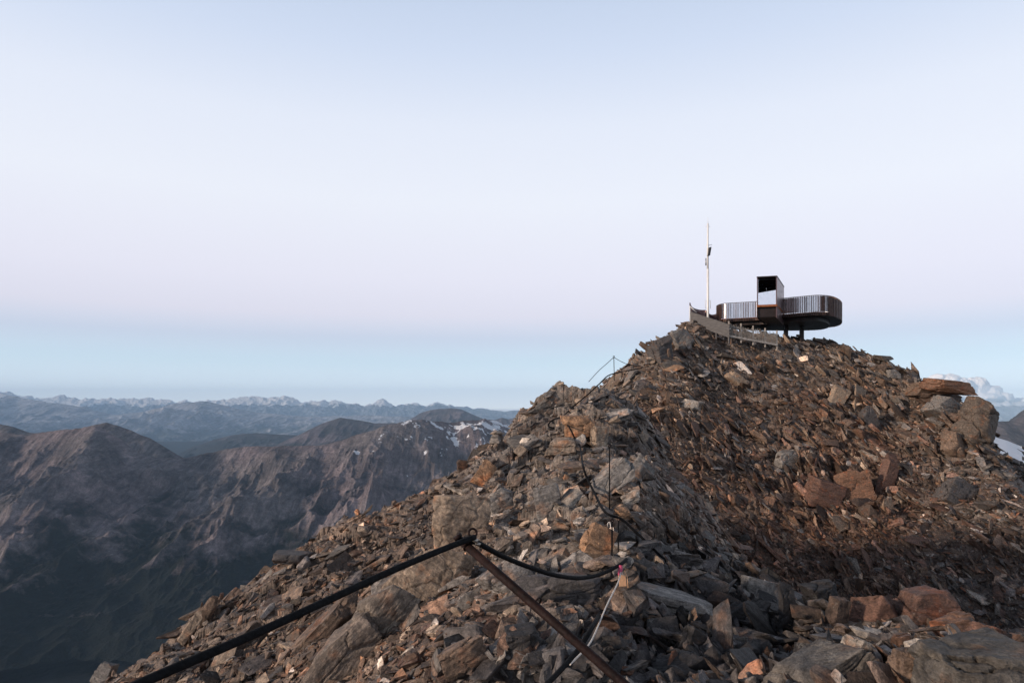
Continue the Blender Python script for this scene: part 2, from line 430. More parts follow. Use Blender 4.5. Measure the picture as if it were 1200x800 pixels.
# ------------------------------------------------------------------ stones
def hull_proto(seed, bevel=False, dims=(1, .66, .24), npt=11):
    r = random.Random(seed); bm = bmesh.new()
    for _ in range(npt):
        v = Vector((r.gauss(0, 1), r.gauss(0, 1), r.gauss(0, 1))).normalized()
        e = .45
        v = Vector([math.copysign(abs(c) ** e, c) for c in v]) * r.uniform(.72, 1.0)
        bm.verts.new((v.x * dims[0] * .5 + .12 * v.y * v.z, v.y * dims[1] * .5, v.z * dims[2] * .5 * (1 + .25 * v.x)))
    res = bmesh.ops.convex_hull(bm, input=bm.verts)
    junk = list({g for g in res['geom_interior'] + res['geom_unused'] if isinstance(g, bmesh.types.BMVert)})
    if junk: bmesh.ops.delete(bm, geom=junk, context='VERTS')
    bmesh.ops.delete(bm, geom=[v for v in bm.verts if not v.link_faces], context='VERTS')
    if bevel:
        bmesh.ops.dissolve_limit(bm, angle_limit=R(14), verts=bm.verts, edges=bm.edges)
        bmesh.ops.bevel(bm, geom=list(bm.edges), offset=.022, segments=1, affect='EDGES', clamp_overlap=True)
        bmesh.ops.triangulate(bm, faces=bm.faces)
        bmesh.ops.subdivide_edges(bm, edges=[e for e in bm.edges if e.calc_length() > .16], cuts=1)
        for v in bm.verts: v.co += Vector((r.uniform(-1, 1), r.uniform(-1, 1), r.uniform(-.5, .5))) * .018
    bmesh.ops.triangulate(bm, faces=bm.faces); bmesh.ops.recalc_face_normals(bm, faces=bm.faces)
    bm.verts.ensure_lookup_table(); bm.verts.index_update()
    v = np.array([x.co for x in bm.verts]); f = np.array([[q.index for q in fc.verts] for fc in bm.faces]); bm.free()
    return v, f
PROTO_L = [hull_proto(i, False, (1, random.uniform(.3, .75), random.uniform(.08, .26)), random.choice((9, 11, 13))) for i in range(36)]
PROTO_H = [hull_proto(500 + i, True, (1, random.uniform(.38, .8), random.uniform(.09, .32)), random.choice((10, 12, 14))) for i in range(36)]

def scatter(name, pos, nrm, size, yawdir, tilt, colour, protos, label, cat, seed=1):
    rg = np.random.default_rng(seed); n = len(pos)
    nn = nrm + tilt[:, None] * rg.normal(size=(n, 3)); nn /= np.linalg.norm(nn, axis=1, keepdims=True)
    a = yawdir + .55 * rg.normal(size=(n, 3)); a -= (a * nn).sum(1, keepdims=True) * nn; a /= np.linalg.norm(a, axis=1, keepdims=True) + 1e-9
    b = np.cross(nn, a)
    Rm = np.stack([a, b, nn], -1)
    S = size[:, None] * np.exp(rg.normal(size=(n, 3)) * np.array([[.22, .2, .25]]))
    pick = rg.integers(0, len(protos), n); off = rg.uniform(-50, 50, (n, 3))
    VV, FF, LL, CC = [], [], [], []; base = 0
    for k, (pv, pf) in enumerate(protos):
        ii = np.where(pick == k)[0]
        if not len(ii): continue
        loc = pv[None] * S[ii][:, None]
        wv = np.einsum('nij,nvj->nvi', Rm[ii], loc) + pos[ii][:, None]
        VV.append(wv.reshape(-1, 3)); LL.append((loc + off[ii][:, None]).reshape(-1, 3))
        CC.append(np.repeat(colour[ii], len(pv), 0))
        FF.append((pf[None] + (base + np.arange(len(ii)) * len(pv))[:, None, None]).reshape(-1, 3)); base += len(ii) * len(pv)
    VV = np.vstack(VV); FF = np.vstack(FF); LL = np.vstack(LL); CC = np.vstack(CC)
    o = mesh_np(name, VV, FF.ravel(), 3, M_STONE, False, {'lc': LL, 'col': np.c_[CC, np.ones(len(CC))]})
    tag(o, label, cat, None, 'stuff'); return o

# candidate seats = ground faces, chosen by how large they look from where one stands
fv = V[q]; cen = fv.mean(1); nv = np.cross(fv[:, 2] - fv[:, 0], fv[:, 3] - fv[:, 1]); ar = np.linalg.norm(nv, axis=1); nrm = nv / (ar[:, None] + 1e-12)
flip = nrm[:, 2] < 0; nrm[flip] *= -1
dist = np.linalg.norm(cen, axis=1); cosv = -(cen * nrm).sum(1) / dist
wgt = ar / dist ** 2 * np.clip(cosv, .12, 1)
fpx, fpy = proj(cen[:, 0], cen[:, 1], cen[:, 2])
ok = (cen[:, 1] > 1.5) & (fpx > -60) & (fpx < 1290) & (fpy < 900) & (fpy > 330) & (dist < 95) & (dist > 1.9)
wgt = np.where(ok, wgt, 0)
# smooth normals of the base surface for seating
def base_normal(x, y):
    e = .4; hx = (base_h(x + e, y) - base_h(x - e, y)) / (2 * e); hy = (base_h(x, y + e) - base_h(x, y - e)) / (2 * e)
    n = np.stack([-hx, -hy, np.ones_like(hx)], -1); return n / np.linalg.norm(n, axis=1, keepdims=True)

def pick_faces(n, seed, mod=None):
    rg = np.random.default_rng(seed); ww = wgt if mod is None else wgt * mod
    return rg.choice(len(ww), n, p=ww / ww.sum())

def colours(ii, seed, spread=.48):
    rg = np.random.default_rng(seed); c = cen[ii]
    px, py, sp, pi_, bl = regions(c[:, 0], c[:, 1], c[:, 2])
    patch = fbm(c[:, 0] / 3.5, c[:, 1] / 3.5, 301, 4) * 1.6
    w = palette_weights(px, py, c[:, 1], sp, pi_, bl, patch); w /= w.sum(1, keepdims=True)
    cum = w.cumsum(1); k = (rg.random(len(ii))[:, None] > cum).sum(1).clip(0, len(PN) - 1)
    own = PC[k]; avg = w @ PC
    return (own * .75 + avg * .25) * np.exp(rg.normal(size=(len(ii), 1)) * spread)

rx, ry, spF, ptF, blF = regions(cen[:, 0], cen[:, 1], cen[:, 2])
GONE = []
def put(name, n, seed, sz0, szd, sig, protos, dmin, dmax, label, cat, mod=None, tiltk=.30, lift=.0, cap_=None, stand=.42):
    m = ((dist >= dmin) & (dist < dmax)).astype(float)
    if mod is not None: m = m * mod
    ii = pick_faces(n, seed, m); rg = np.random.default_rng(seed + 1)
    d = dist[ii]; s = (sz0 + szd * d) * np.exp(rg.normal(size=n) * sig)
    if cap_: s = np.minimum(s, cap_ * d)
    nb = base_normal(cen[ii, 0], cen[ii, 1])
    # foliation: plates stand and dip together, the dip wandering slowly over the hill
    sw = .75 * fbm(cen[ii, 0] / 5, cen[ii, 1] / 5, 501, 3)[:, None]
    right = (rx[ii] > 745)[:, None]
    al = np.where(right, -.62, .55) + sw
    fa = np.concatenate([np.cos(al), np.where(right, .1, .2), np.sin(al)], 1); fn = np.concatenate([-np.sin(al), np.full_like(al, -.35), np.cos(al)], 1)
    k_ = np.clip(.25 + stand * np.clip(rg.normal(size=(n, 1)) * .5 + .9, 0, 2), 0, .95)
    nn = nb * (1 - k_) + fn * k_; nn /= np.linalg.norm(nn, axis=1, keepdims=True)
    pos = cen[ii] + nb * (s * (lift + .10 * rg.normal(size=n)))[:, None]
    yaw = fa
    t = np.full(n, tiltk) * np.exp(rg.normal(size=n) * .4)
    return scatter(name, pos, nn, s, yaw, t, colours(ii, seed + 2), protos, label, cat, seed + 3)

flatm = np.clip(1 - .75 * spF, .1, 1) * np.clip(1 - .45 * blF, .2, 1)
put("scree", 95000, 100, .03, .0050, .52, PROTO_L, 20, 95, "brown and grey shards of broken rock covering the summit slope", "scree", flatm, .34)
put("scree", 11000, 120, .06, .0115, .45, PROTO_H, 20, 95, "larger loose slabs strewn over the summit slope", "scree", np.clip(.5 + .8 * blF, 0, 2), .30, .05, .036, .5)
put("outcrop", 700, 130, .35, .014, .35, PROTO_H, 24, 95, "big parallel slabs of bedrock breaking through the summit scree", "outcrop", .04 + blF ** 2, .16, -.12, .05, .8)
put("rubble", 17000, 140, .03, .0058, .50, PROTO_H, 3.2, 21, "small stones and shards lying over the near ridge", "rubble", flatm, .34, 0, .03)
put("rubble", 4200, 160, .07, .013, .42, PROTO_H, 3.4, 22, "fist to head sized broken slabs lying over the near ridge", "rubble", 1 - .5 * ptF, .34, .03, .05, .5)
put("outcrop", 420, 165, .16, .030, .38, PROTO_H, 4.2, 22, "bedrock slabs breaking through the rubble of the near ridge", "outcrop", .12 + spF ** 2, .16, -.13, .11, .75)
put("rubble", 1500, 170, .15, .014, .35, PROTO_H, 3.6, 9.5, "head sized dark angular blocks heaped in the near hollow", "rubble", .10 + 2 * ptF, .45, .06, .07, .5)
put("gravel", 14000, 180, .012, .003, .45, PROTO_L, 2.2, 20, "fine grit and chips between the stones", "gravel", 1 - .8 * ptF, .5, .1, .02)

def hit(px, py, y0=2.5, y1=70):
    """where the line of sight first meets the relief"""
    yy = np.geomspace(y0, y1, 1600); xx = (px - 600) / 800 * yy; zz = (478 - py) / 800 * yy
    b = base_h(xx, yy); hh = b + relief(xx, yy, b)
    k = np.where(hh > zz)[0]
    return float(yy[k[0]]) if len(k) else None
def snap(px, py, Y, f=.985):
    h = hit(px, py)
    return h * f if h and .6 < h / Y < 1.6 else Y
# ------------------------------------------------------------------ named boulders
def ico(sub):
    bm = bmesh.new(); bmesh.ops.create_icosphere(bm, subdivisions=sub, radius=1)
    bm.verts.ensure_lookup_table(); v = np.array([x.co for x in bm.verts]); f = np.array([[q.index for q in fc.verts] for fc in bm.faces]); bm.free()
    return v, f
ICO = {s: ico(s) for s in (4, 5, 6)}
def n3(p, sc, seed, oct=4):
    return (fbm(p[:, 0] * sc + p[:, 2] * sc * .7, p[:, 1] * sc - p[:, 2] * sc * .6, seed, oct) + fbm(p[:, 1] * sc + 5 + p[:, 0] * .4 * sc, p[:, 2] * sc * 1.3 + 3, seed + 3, oct)) * .6
def boulder(name, px, py, Y, w, h, depth, col, label, roll=0, yaw=0, sub=5, seed=1, rough=1., strata=1., nplane=9, cat="boulder", blocky=.55, yield_=False):
    """w,h in survey pixels, depth as a fraction of w; roll in the view's plane"""
    rg = np.random.default_rng(seed * 7 + 3); d, f = ICO[sub]
    Y = snap(px, py + h * .15, Y, 1.0 if Y > 24 else .99)
    k = Y / 800 * 1.0
    hw, hh = w * k / 2, h * k / 2; hd = hw * depth
    nr_ = rg.normal(size=(nplane, 3)); nr_ /= np.linalg.norm(nr_, axis=1, keepdims=True)
    axes = np.array([[1, 0, 0], [-1, 0, 0], [0, 1, 0], [0, -1, 0], [0, 0, 1], [0, 0, -1]]) + rg.normal(size=(6, 3)) * .16
    axes /= np.linalg.norm(axes, axis=1, keepdims=True)
    pl = np.vstack([nr_, axes]); off = np.r_[rg.uniform(.82, 1.12, nplane), rg.uniform(blocky, .92, 6)]
    dt = d @ pl.T; r = np.where(dt > .05, off[None] / np.maximum(dt, .05), 9)
    # slightly rounded minimum so arrises read as worn
    r = -np.log(np.exp(-np.minimum(r, 6) * 60).sum(1)) / 60
    v = d * r[:, None]
    ph = rg.uniform(0, 50, 3)
    nz = n3(v + ph, 1.6, seed, 4) * .06 + n3(v + ph, 5, seed + 9, 4) * .035 * rough
    v = v * (1 + nz[:, None])
    # joint planes split the block: each chunk shifted a little, grooves between them
    ns = rg.integers(7, 15); sd_ = rg.normal(size=(ns, 3)) * .75; an = np.array([[1, 1, 1.9]])
    vw = v * an + np.stack([n3(v + ph, 2.2, seed + 60), n3(v + ph, 2.2, seed + 61), n3(v + ph, 2.2, seed + 62)], -1) * .28
    dd = np.sqrt(((vw[:, None] - (sd_ * an)[None]) ** 2).sum(-1)); od = np.argsort(dd, 1)[:, :2]
    f1_ = np.take_along_axis(dd, od[:, :1], 1)[:, 0]; f2_ = np.take_along_axis(dd, od[:, 1:], 1)[:, 0]
    jo = rg.uniform(-.10, .07, ns)[od[:, 0]] - .09 * np.exp(-((f2_ - f1_) / .06) ** 2)
    v = v * (1 + jo[:, None] * rough)
    v = v * (1 + (.02 * n3(v + ph, 14, seed + 70, 3))[:, None])
    # foliation: thin steps along the short axis
    ly = v[:, 2] * 4.5 + n3(v + ph, 1.2, seed + 4, 4) * 3.0
    stp = (ly - np.floor(ly)); v[:, :2] *= (1 + (.028 * strata) * (np.where(stp < .8, stp, (1 - stp) * 4) - .4))[:, None]
    v = v * np.array([[hw, hd, hh]]) / .92
    cr, sr = math.cos(roll), math.sin(roll); cy, sy = math.cos(yaw), math.sin(yaw)
    Ry = np.array([[cr, 0, -sr], [0, 1, 0], [sr, 0, cr]]); Rz = np.array([[cy, -sy, 0], [sy, cy, 0], [0, 0, 1]])
    v = v @ (Rz @ Ry).T
    c = P(px, py, Y)
    lcv = (v @ (Rz @ Ry)) + ph
    colv = np.array(PAL[col] if isinstance(col, str) else col)
    cc = np.repeat(colv[None], len(v), 0) * (1 + .25 * n3(v / max(hw, hh) + ph, 1.3, seed + 40, 3))[:, None]
    o = mesh_np(name, v, f.ravel(), 3, M_BOLD, False, {'lc': lcv, 'col': np.c_[cc, np.ones(len(cc))]})
    o.data.polygons.foreach_set('use_smooth', np.ones(len(f), bool))
    try: o.data.set_sharp_from_angle(angle=R(32))
    except Exception: pass
    o.location = c
    tag(o, label, cat); return o

B = [
 # name, px,py,Y,w,h,depth,col,label,roll,yaw,sub
 ("boulder",1113,452,45.5,54,19,.55,'rust',"flat rusty brown slab jutting out over the right skyline",-.10,.2,5),
 ("boulder",1086,459,48.5,56,26,.7,'brown',"broken brown crag carrying the jutting rusty slab",-.15,.2,6),
 ("boulder",1108,480,45.5,52,28,.7,'grey',"grey jointed block between the slab's ledge and the tall crag",-.3,.2,5),
 ("boulder",1100,467,45.0,52,13,.6,'brown2',"dark ledge of rock just under the jutting rusty slab",-.1,.2,5),
 ("boulder",1142,504,42.6,50,64,.8,(.10,.078,.062),"tall blocky grey brown crag at the right end of the skyline",-.5,.3,6),
 ("boulder",1118,520,41.5,34,30,.8,'brown',"squat brown block leaning on the tall right crag",-.3,.5,5),
 ("boulder",1045,439,55,17,15,.9,'grey',"round grey knob on the skyline left of the jutting slab",0,0,4),
 ("boulder",1030,432,56,18,13,.9,'brown',"low brown knob on the skyline beside the round grey knob",.3,0,4),
 ("boulder",984,468,48.3,22,44,.35,'tan',"yellowish tan upright slab high on the summit slope",-.35,0,5),
 ("boulder",1007,470,48.2,20,40,.35,'tan',"narrow tan upright slab right beside the yellowish one",-.2,.4,5),
 ("boulder",1020,492,46.5,22,34,.5,'slate',"slate grey slab below the pale upright slabs",.5,.2,5),
 ("boulder",965,577,37.0,52,42,.5,'red',"reddish jointed block low in the middle of the scree",-.2,.1,6),
 ("boulder",1003,573,36.9,40,50,.5,'rust',"rust coloured block right of the reddish jointed block",.3,-.3,5),
 ("boulder",928,545,39.0,40,34,.5,'grey',"cracked grey block above the reddish blocks",.2,.3,5),
 ("boulder",1040,560,38.4,24,56,.4,'red',"steep red brown rib standing between blocks and right scree",-.3,.2,5),
 ("boulder",1119,582,36.8,56,34,.4,'slate',"large slate slab dipping right on the lower right slope",-.5,.2,5),
 ("boulder",812,474,44.4,24,14,.5,'pale',"small pale slab alone on the upper left of the scree",-.2,.1,4),
 ("boulder",862,445,49.3,32,16,.5,'tan',"tan sloping slab under the plank wall",-.6,.3,4),
 ("boulder",775,412,51.5,34,30,.8,'slate',"rounded dark crag where the shoulder meets the summit",.4,.2,5),
 ("boulder",800,400,53,26,26,.7,'grey',"grey wedge of rock below the left end of the plank wall",.7,.2,4),
 # spine
 ("boulder",660,525,13.4,40,24,.8,'tan',"rounded light tan boulder halfway up the roped spine",-.05,.1,5),
 ("boulder",684,502,14.6,44,34,.6,'orange',"orange stained block just above the rounded tan boulder",.1,.1,5),
 ("boulder",704,512,14.3,26,26,.6,'tan',"cracked tan block right of the orange stained block",-.2,.3,5),
 ("boulder",716,560,11.2,58,34,.7,'grey',"big streaked grey slab rising beside the thin wire",.75,.2,6),
 ("boulder",752,556,11.8,34,44,.6,'grey',"steep grey slab leaning right of the streaked slab",-.5,.3,5),
 ("boulder",740,583,10.2,30,18,.6,'pale',"pale triangular stone under the streaked slab",.5,.1,5),
 ("boulder",731,603,9.4,22,18,.7,'orange',"small orange cube of rock above the twin iron pins",0,.2,4),
 ("boulder",566,556,13.8,20,32,.6,'orange',"rust orange slab near the left edge of the spine",-.6,.2,5),
 ("boulder",588,595,10.8,34,40,.6,'grey',"grey jointed block above the leaning iron bar",.2,.3,5),
 ("boulder",536,612,10.2,62,78,.45,'tan',"tall tan slab standing behind the top of the iron bar",-.25,.2,6),
 ("boulder",645,590,9.8,40,44,.6,'grey',"grey rounded slab with a white fleck beside the tan rubble",.3,.1,5),
 ("boulder",702,640,7.2,42,52,.5,'orange',"orange brown slab behind the twin iron pins",-.35,.2,5),
 ("boulder",600,680,6.6,66,56,.6,'grey',"grey wedge of rock between iron bar and sagging rope",.5,.2,6),
 ("boulder",664,693,5.9,88,58,.7,'slate',"broad dark grey outcrop under the sagging rope",.15,.1,6),
 ("boulder",760,645,6.9,42,34,.7,'slate',"grey block right of the tape anchor",-.1,.4,5),
 ("boulder",735,662,5.5,20,22,.8,'pale',"small white crusted stone holding the tape anchor",.3,.2,4),
 ("boulder",778,712,5.2,118,46,.7,'grey',"large light grey boulder right of the white tape",-.22,.1,6),
 ("boulder",760,728,4.8,30,30,.8,'brown',"brown cube shaped stone in front of the light grey boulder",0,.3,5),
 ("boulder",505,682,7.4,70,105,.4,'tan',"leaning tan flake below the tall tan slab",-.75,.2,6),
 ("boulder",404,770,6.4,96,58,.5,(.175,.140,.115),"lowest of the three slabs plunging left under the thick rope",.80,.2,6),
 ("boulder",446,728,6.7,92,60,.5,(.20,.165,.135),"middle one of the three slabs plunging left under the thick rope",.9,.3,6),
 ("boulder",482,690,7.1,80,46,.5,(.165,.145,.13),"uppermost of the three slabs plunging left under the thick rope",.75,.1,6),
 ("boulder",372,745,7.0,120,34,.40,'brown',"narrow brown slab left of and parallel to the plunging slabs",.85,.2,5),
 ("boulder",400,772,6.6,70,26,.6,'slate',"small slate slab lying left of the plunging slabs",.4,.2,5),
 ("boulder",540,770,4.7,60,48,.6,'brown',"brown angular block at the foot of the plunging slabs",.4,.3,5),
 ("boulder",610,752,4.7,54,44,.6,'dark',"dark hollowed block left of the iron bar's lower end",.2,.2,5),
 ("boulder",690,778,4.3,48,40,.6,'slate',"slate block under the lower end of the iron bar",.6,.1,5),
 # left edge
 ("boulder",241,718,11.0,14,52,.6,'brown',"pointed brown spike on the left edge of the ridge",-.55,.1,5),
 ("boulder",222,738,10.8,12,56,.6,'tan',"thin tan flake leaning beside the pointed spike",-.6,.1,5),
 ("boulder",124,788,9.3,22,34,.7,'grey',"lone pointed stone at the lowest left edge",-.4,.2,5),
 ("boulder",342,652,12.9,52,14,.7,'slate',"flat dark slab capping the left edge of the ridge",-.04,.2,5),
 ("boulder",541,546,17.2,14,18,.8,'brown2',"dark knob bulging from the left skyline",.2,.1,4),
 # pit: dark rock, its colour deepened for the hollow's shade
 ("boulder",892,690,7.2,56,34,.4,'grey',"smooth grey slab beyond the dark hollow",-.35,.3,5),
 ("boulder",800,655,8.0,46,16,.6,'slate',"dark flat slab behind the light grey boulder",-.1,.1,5),
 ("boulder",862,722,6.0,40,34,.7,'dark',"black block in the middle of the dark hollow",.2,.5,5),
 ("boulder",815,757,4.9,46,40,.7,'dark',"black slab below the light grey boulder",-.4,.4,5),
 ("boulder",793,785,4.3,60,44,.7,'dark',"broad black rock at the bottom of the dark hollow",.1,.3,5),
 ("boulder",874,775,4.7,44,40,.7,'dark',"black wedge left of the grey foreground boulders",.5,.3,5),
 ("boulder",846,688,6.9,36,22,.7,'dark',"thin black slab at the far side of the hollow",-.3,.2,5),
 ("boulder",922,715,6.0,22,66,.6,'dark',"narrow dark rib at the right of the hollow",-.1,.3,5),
 # right rim
 ("boulder",1022,718,5.2,52,58,.7,'red',"upright rust red block above the grey foreground boulders",-.05,.2,6),
 ("boulder",1084,714,5.4,78,56,.7,'red',"rounded rust red boulder with a hollow underneath",-.12,.1,6),
 ("boulder",985,722,5.4,26,54,.7,'brown2',"dark brown slab leaning on the upright red block",-.3,.2,5),
 ("boulder",962,700,6.2,40,34,.7,'dark',"dark knob behind the leaning brown slab",.1,.2,5),
 ("boulder",1120,738,4.7,54,38,.7,'rust',"low rust red stone right of the rounded red boulder",.1,.2,5),
 ("boulder",1160,748,4.6,50,36,.7,'red',"red brown stone at the back of the lichened boulder",-.3,.2,5),
 ("boulder",1058,752,4.2,26,24,.7,'rust',"small rust stone wedged between red and grey boulders",.3,.2,4),
 ("boulder",968,788,3.3,120,70,.7,(.13,.115,.10),"grey streaked boulder at the bottom edge of the scene",.42,.2,6),
 ("boulder",1010,776,3.35,52,70,.7,'pale',"pale quartz streaked rib beside the lichened boulder",-.35,.2,6),
 ("boulder",1068,782,3.45,50,46,.7,'brown',"brown stone between pale rib and lichened boulder",.1,.2,5),
 ("boulder",1074,764,3.6,28,30,.7,'pale',"small white streaked stone on top of the brown stone",.4,.2,5),
 ("boulder",1150,802,2.9,176,96,.8,(.085,.076,.066),"biggest lichened boulder in the bottom right corner",.05,.1,6),
]
for i, b in enumerate(B):
    boulder(b[0], *b[1:9], roll=b[9], yaw=b[10], sub=b[11], seed=i + 1)

# ------------------------------------------------------------------ snow patch + neighbouring ridge on the right
M_SNOW = plain("snow", (.78, .82, .88), .6, 0, .08, 1.5, .02)
def far_rock(name, rock, rock2, green, zg, snow_thr=None, snow_z=None, scale=.004, snowsc=.01, purple=None, snow_x=None, gsoft=150, bumpd=12.):
    """world-space mountain material: scree and rock tones, turf on the low ground (near black where it paints shade), snow where set"""
    m, nt = nodemat(name); g = G(nt)
    out = g.n('ShaderNodeOutputMaterial'); b = g.n('ShaderNodeBsdfPrincipled'); g.l(b.outputs[0], out.inputs[0])
    pos = g.n('ShaderNodeNewGeometry').outputs['Position']; sx = g.n('ShaderNodeSeparateXYZ'); g.l(pos, sx.inputs[0])
    n1 = g.noise(pos, scale, 8, .62); n2 = g.noise(g.mapv(pos, (1, 1, 2.5)), scale * 6, 8, .68); n3_ = g.noise(pos, scale * .35, 4, .5)
    c = g.ramp(n1, [(.35, rock), (.5, tuple((a + b_) / 2 for a, b_ in zip(rock, rock2))), (.66, rock2)])
    c = g.mix(1, c, g.ramp(n2, [(.3, (.7, .7, .72)), (.5, (1, 1, 1)), (.7, (1.4, 1.38, 1.35))]), 'MULTIPLY')
    n4 = g.noise(g.mapv(pos, (1, .14, .2)), scale * 9, 6, .7, .4); n5 = g.noise(pos, scale * 30, 4, .7)
    c = g.mix(1, c, g.ramp(n4, [(.36, (.6, .6, .61)), (.5, (1, 1, 1)), (.66, (1.6, 1.57, 1.53))]), 'MULTIPLY')
    c = g.mix(1, c, g.ramp(n5, [(.35, (.8, .8, .8)), (.65, (1.25, 1.25, 1.25))]), 'MULTIPLY')
    if purple: c = g.mix(g.ramp(n3_, [(.4, (0, 0, 0)), (.6, (.8, .8, .8))]), c, g.mix(1, c, purple, 'MULTIPLY'))
    hz = g.math('ADD', sx.outputs['Z'], g.math('MULTIPLY', g.math('SUBTRACT', n1, .5), 900))
    gf = g.math('DIVIDE', g.math('SUBTRACT', hz, zg), gsoft, clamp=True)
    gcol = g.mix(1, green, g.ramp(n2, [(.3, (.5, .5, .5)), (.7, (1.6, 1.6, 1.5))]), 'MULTIPLY')
    c = g.mix(gf, gcol, c)
    if snow_z is not None:
        sn = g.noise(g.mapv(pos, (1, 1, .5)), snowsc, 6, .6)
        sf = g.math('ADD', g.math('DIVIDE', g.math('SUBTRACT', sx.outputs['Z'], snow_z[0]), snow_z[1]), g.math('MULTIPLY', g.math('SUBTRACT', sn, .5), snow_thr))
        if snow_x: sf = g.math('ADD', sf, g.math('DIVIDE', g.math('SUBTRACT', sx.outputs['X'], snow_x[0]), snow_x[1]))
        sf = g.ramp(sf, [(.5, (0, 0, 0)), (.56, (1, 1, 1))])
        c = g.mix(sf, c, (.80, .82, .86))
    g.l(c, b.inputs['Base Color']); b.inputs['Roughness'].default_value = .9; b.inputs['Specular IOR Level'].default_value = .15
    bp = g.n('ShaderNodeBump'); bp.inputs['Distance'].default_value = bumpd; bp.inputs['Strength'].default_value = 1
    g.l(g.math('ADD', n2, g.math('MULTIPLY', g.noise(pos, scale * 22, 5, .7), .4)), bp.inputs['Height']); g.l(bp.outputs[0], b.inputs['Normal'])
    return m

def rangem(name, prof, Y, z_foot, front, back, mat, seed, spur=.25, gul=.12, ncol=700, nrow=260, lat=900., crestn=.012, label=None, pxr=None, power=1.15, curve=None):
    """one mountain range as real relief: a surveyed crest at distance Y, its near flank, its far flank"""
    prof = np.array(prof, float)
    px = np.linspace(prof[0, 0], prof[-1, 0], ncol); py = np.interp(px, prof[:, 0], prof[:, 1])
    # soften the survey line a little
    k = max(3, ncol // 220) | 1; py = np.convolve(np.pad(py, k // 2, 'edge'), np.ones(k) / k, 'valid')
    yc = Y + (curve(px) if curve else 0 * px)
    cx = (px - 600) / 800 * yc; cz = (478 - py) / 800 * yc
    v = np.concatenate([np.linspace(-1, 0, int(nrow * .8), endpoint=False) , np.linspace(0, 1, nrow - int(nrow * .8))])
    PXX, VV = np.meshgrid(np.arange(ncol), v, indexing='ij')
    dist_ = np.where(VV < 0, VV * front, VV * back)
    yy = yc[:, None] + dist_; xx = cx[:, None] * (yy / yc[:, None]) ** .4
    drop = np.abs(VV) ** power
    sp_ = ridged(xx / lat + .35 * fbm(xx / lat, yy / lat, seed + 2, 3), yy / (lat * 2.4), seed, 6, .55)
    sp2 = ridged(xx / (lat * .33), yy / (lat * .7), seed + 50, 6, .6)
    H = cz[:, None] - z_foot
    env = np.clip(np.abs(VV) * 5, 0, 1) * np.clip((1 - np.abs(VV)) * 3, 0.15, 1)
    zz = z_foot + H * (1 - drop) + H * (spur * (sp_ - .55) + gul * (sp2 - .5)) * env
    zz += (ridged(xx / (lat * .14), yy / (lat * .30), seed + 90, 4) - .5) * lat * .035 * np.clip(np.abs(VV) * 8, .1, 1)
    zz += H * crestn * fbm(xx / (lat * .12), yy / (lat * .12), seed + 80, 5)
    Vv = np.stack([xx, yy, zz], -1).reshape(-1, 3)
    ii = np.arange(ncol * len(v)).reshape(ncol, len(v))
    qq = np.stack([ii[:-1, :-1], ii[1:, :-1], ii[1:, 1:], ii[:-1, 1:]], -1).reshape(-1, 4)
    o = mesh_np(name, Vv, qq.ravel(), 4, mat, True); o['kind'] = 'structure'
    if label: o['label'] = label
    return o

MA = far_rock("brown_ridge", (.055, .052, .056), (.175, .158, .158), (.006, .009, .008), -690, .0, None, .0045, purple=(1.02, .92, .95))  # low turf colour near black, painting the valley's shade
MA_S = far_rock("ridge_with_snow_patches", (.062, .058, .063), (.20, .178, .180), (.006, .009, .008), -660, 3.6, (-290, 640), .0045, .012, purple=(1.02, .92, .95), snow_x=(-560, 2000))  # same blackened turf: valley shade put into the colour
MV = far_rock("dark_valley", (.006, .008, .008), (.018, .020, .017), (.003, .005, .006), -800, scale=.003, gsoft=200)  # forest floor, coloured near black to paint the unlit valley
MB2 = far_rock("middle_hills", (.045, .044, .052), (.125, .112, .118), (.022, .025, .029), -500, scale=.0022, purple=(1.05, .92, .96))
MC = far_rock("haze_tinted_range", (.15, .18, .24), (.40, .40, .43), (.10, .125, .16), -700, 2.4, (180, 560), .001, .0015, bumpd=90)  # pale blue base colour paints in haze that the air volume lacks
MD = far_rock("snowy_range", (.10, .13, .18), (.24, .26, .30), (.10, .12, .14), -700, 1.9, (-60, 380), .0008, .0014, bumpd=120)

A1 = [(-260,540),(-160,520),(-60,512),(0,506),(30,510),(60,505),(85,502),(100,500),(113,498),(140,515),(160,530),(180,537),(217,536),(245,530),(275,524),(300,522),(340,523),(380,521),(388,518),(415,511),(449,500),(465,495),(481,492),(497,492),(529,495),(561,492),(567,490),(583,494),(596,498),(680,520),(760,560)]
A2 = [(-160,520),(-60,505),(0,497),(15,500),(33,506),(60,511),(85,508),(100,503),(112,497),(125,494.5),(140,499),(175,513),(207,532),(250,556)]
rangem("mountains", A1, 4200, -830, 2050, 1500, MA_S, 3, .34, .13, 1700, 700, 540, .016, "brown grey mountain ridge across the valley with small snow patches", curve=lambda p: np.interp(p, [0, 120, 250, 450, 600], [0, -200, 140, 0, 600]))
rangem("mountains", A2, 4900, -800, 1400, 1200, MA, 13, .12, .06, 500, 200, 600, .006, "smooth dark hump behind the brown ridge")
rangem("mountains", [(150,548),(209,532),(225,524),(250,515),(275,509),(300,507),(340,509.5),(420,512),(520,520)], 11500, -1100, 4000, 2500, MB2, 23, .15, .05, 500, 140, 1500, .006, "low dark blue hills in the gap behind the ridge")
rangem("mountains", [(300,532),(332,517),(353,508),(375,497),(399,489),(412,491),(425,493),(439,496),(460,495),(520,500),(620,505)], 9200, -900, 3000, 2500, MB2, 33, .2, .07, 500, 160, 1000, .008, "dark rounded mountain behind the middle of the ridge")
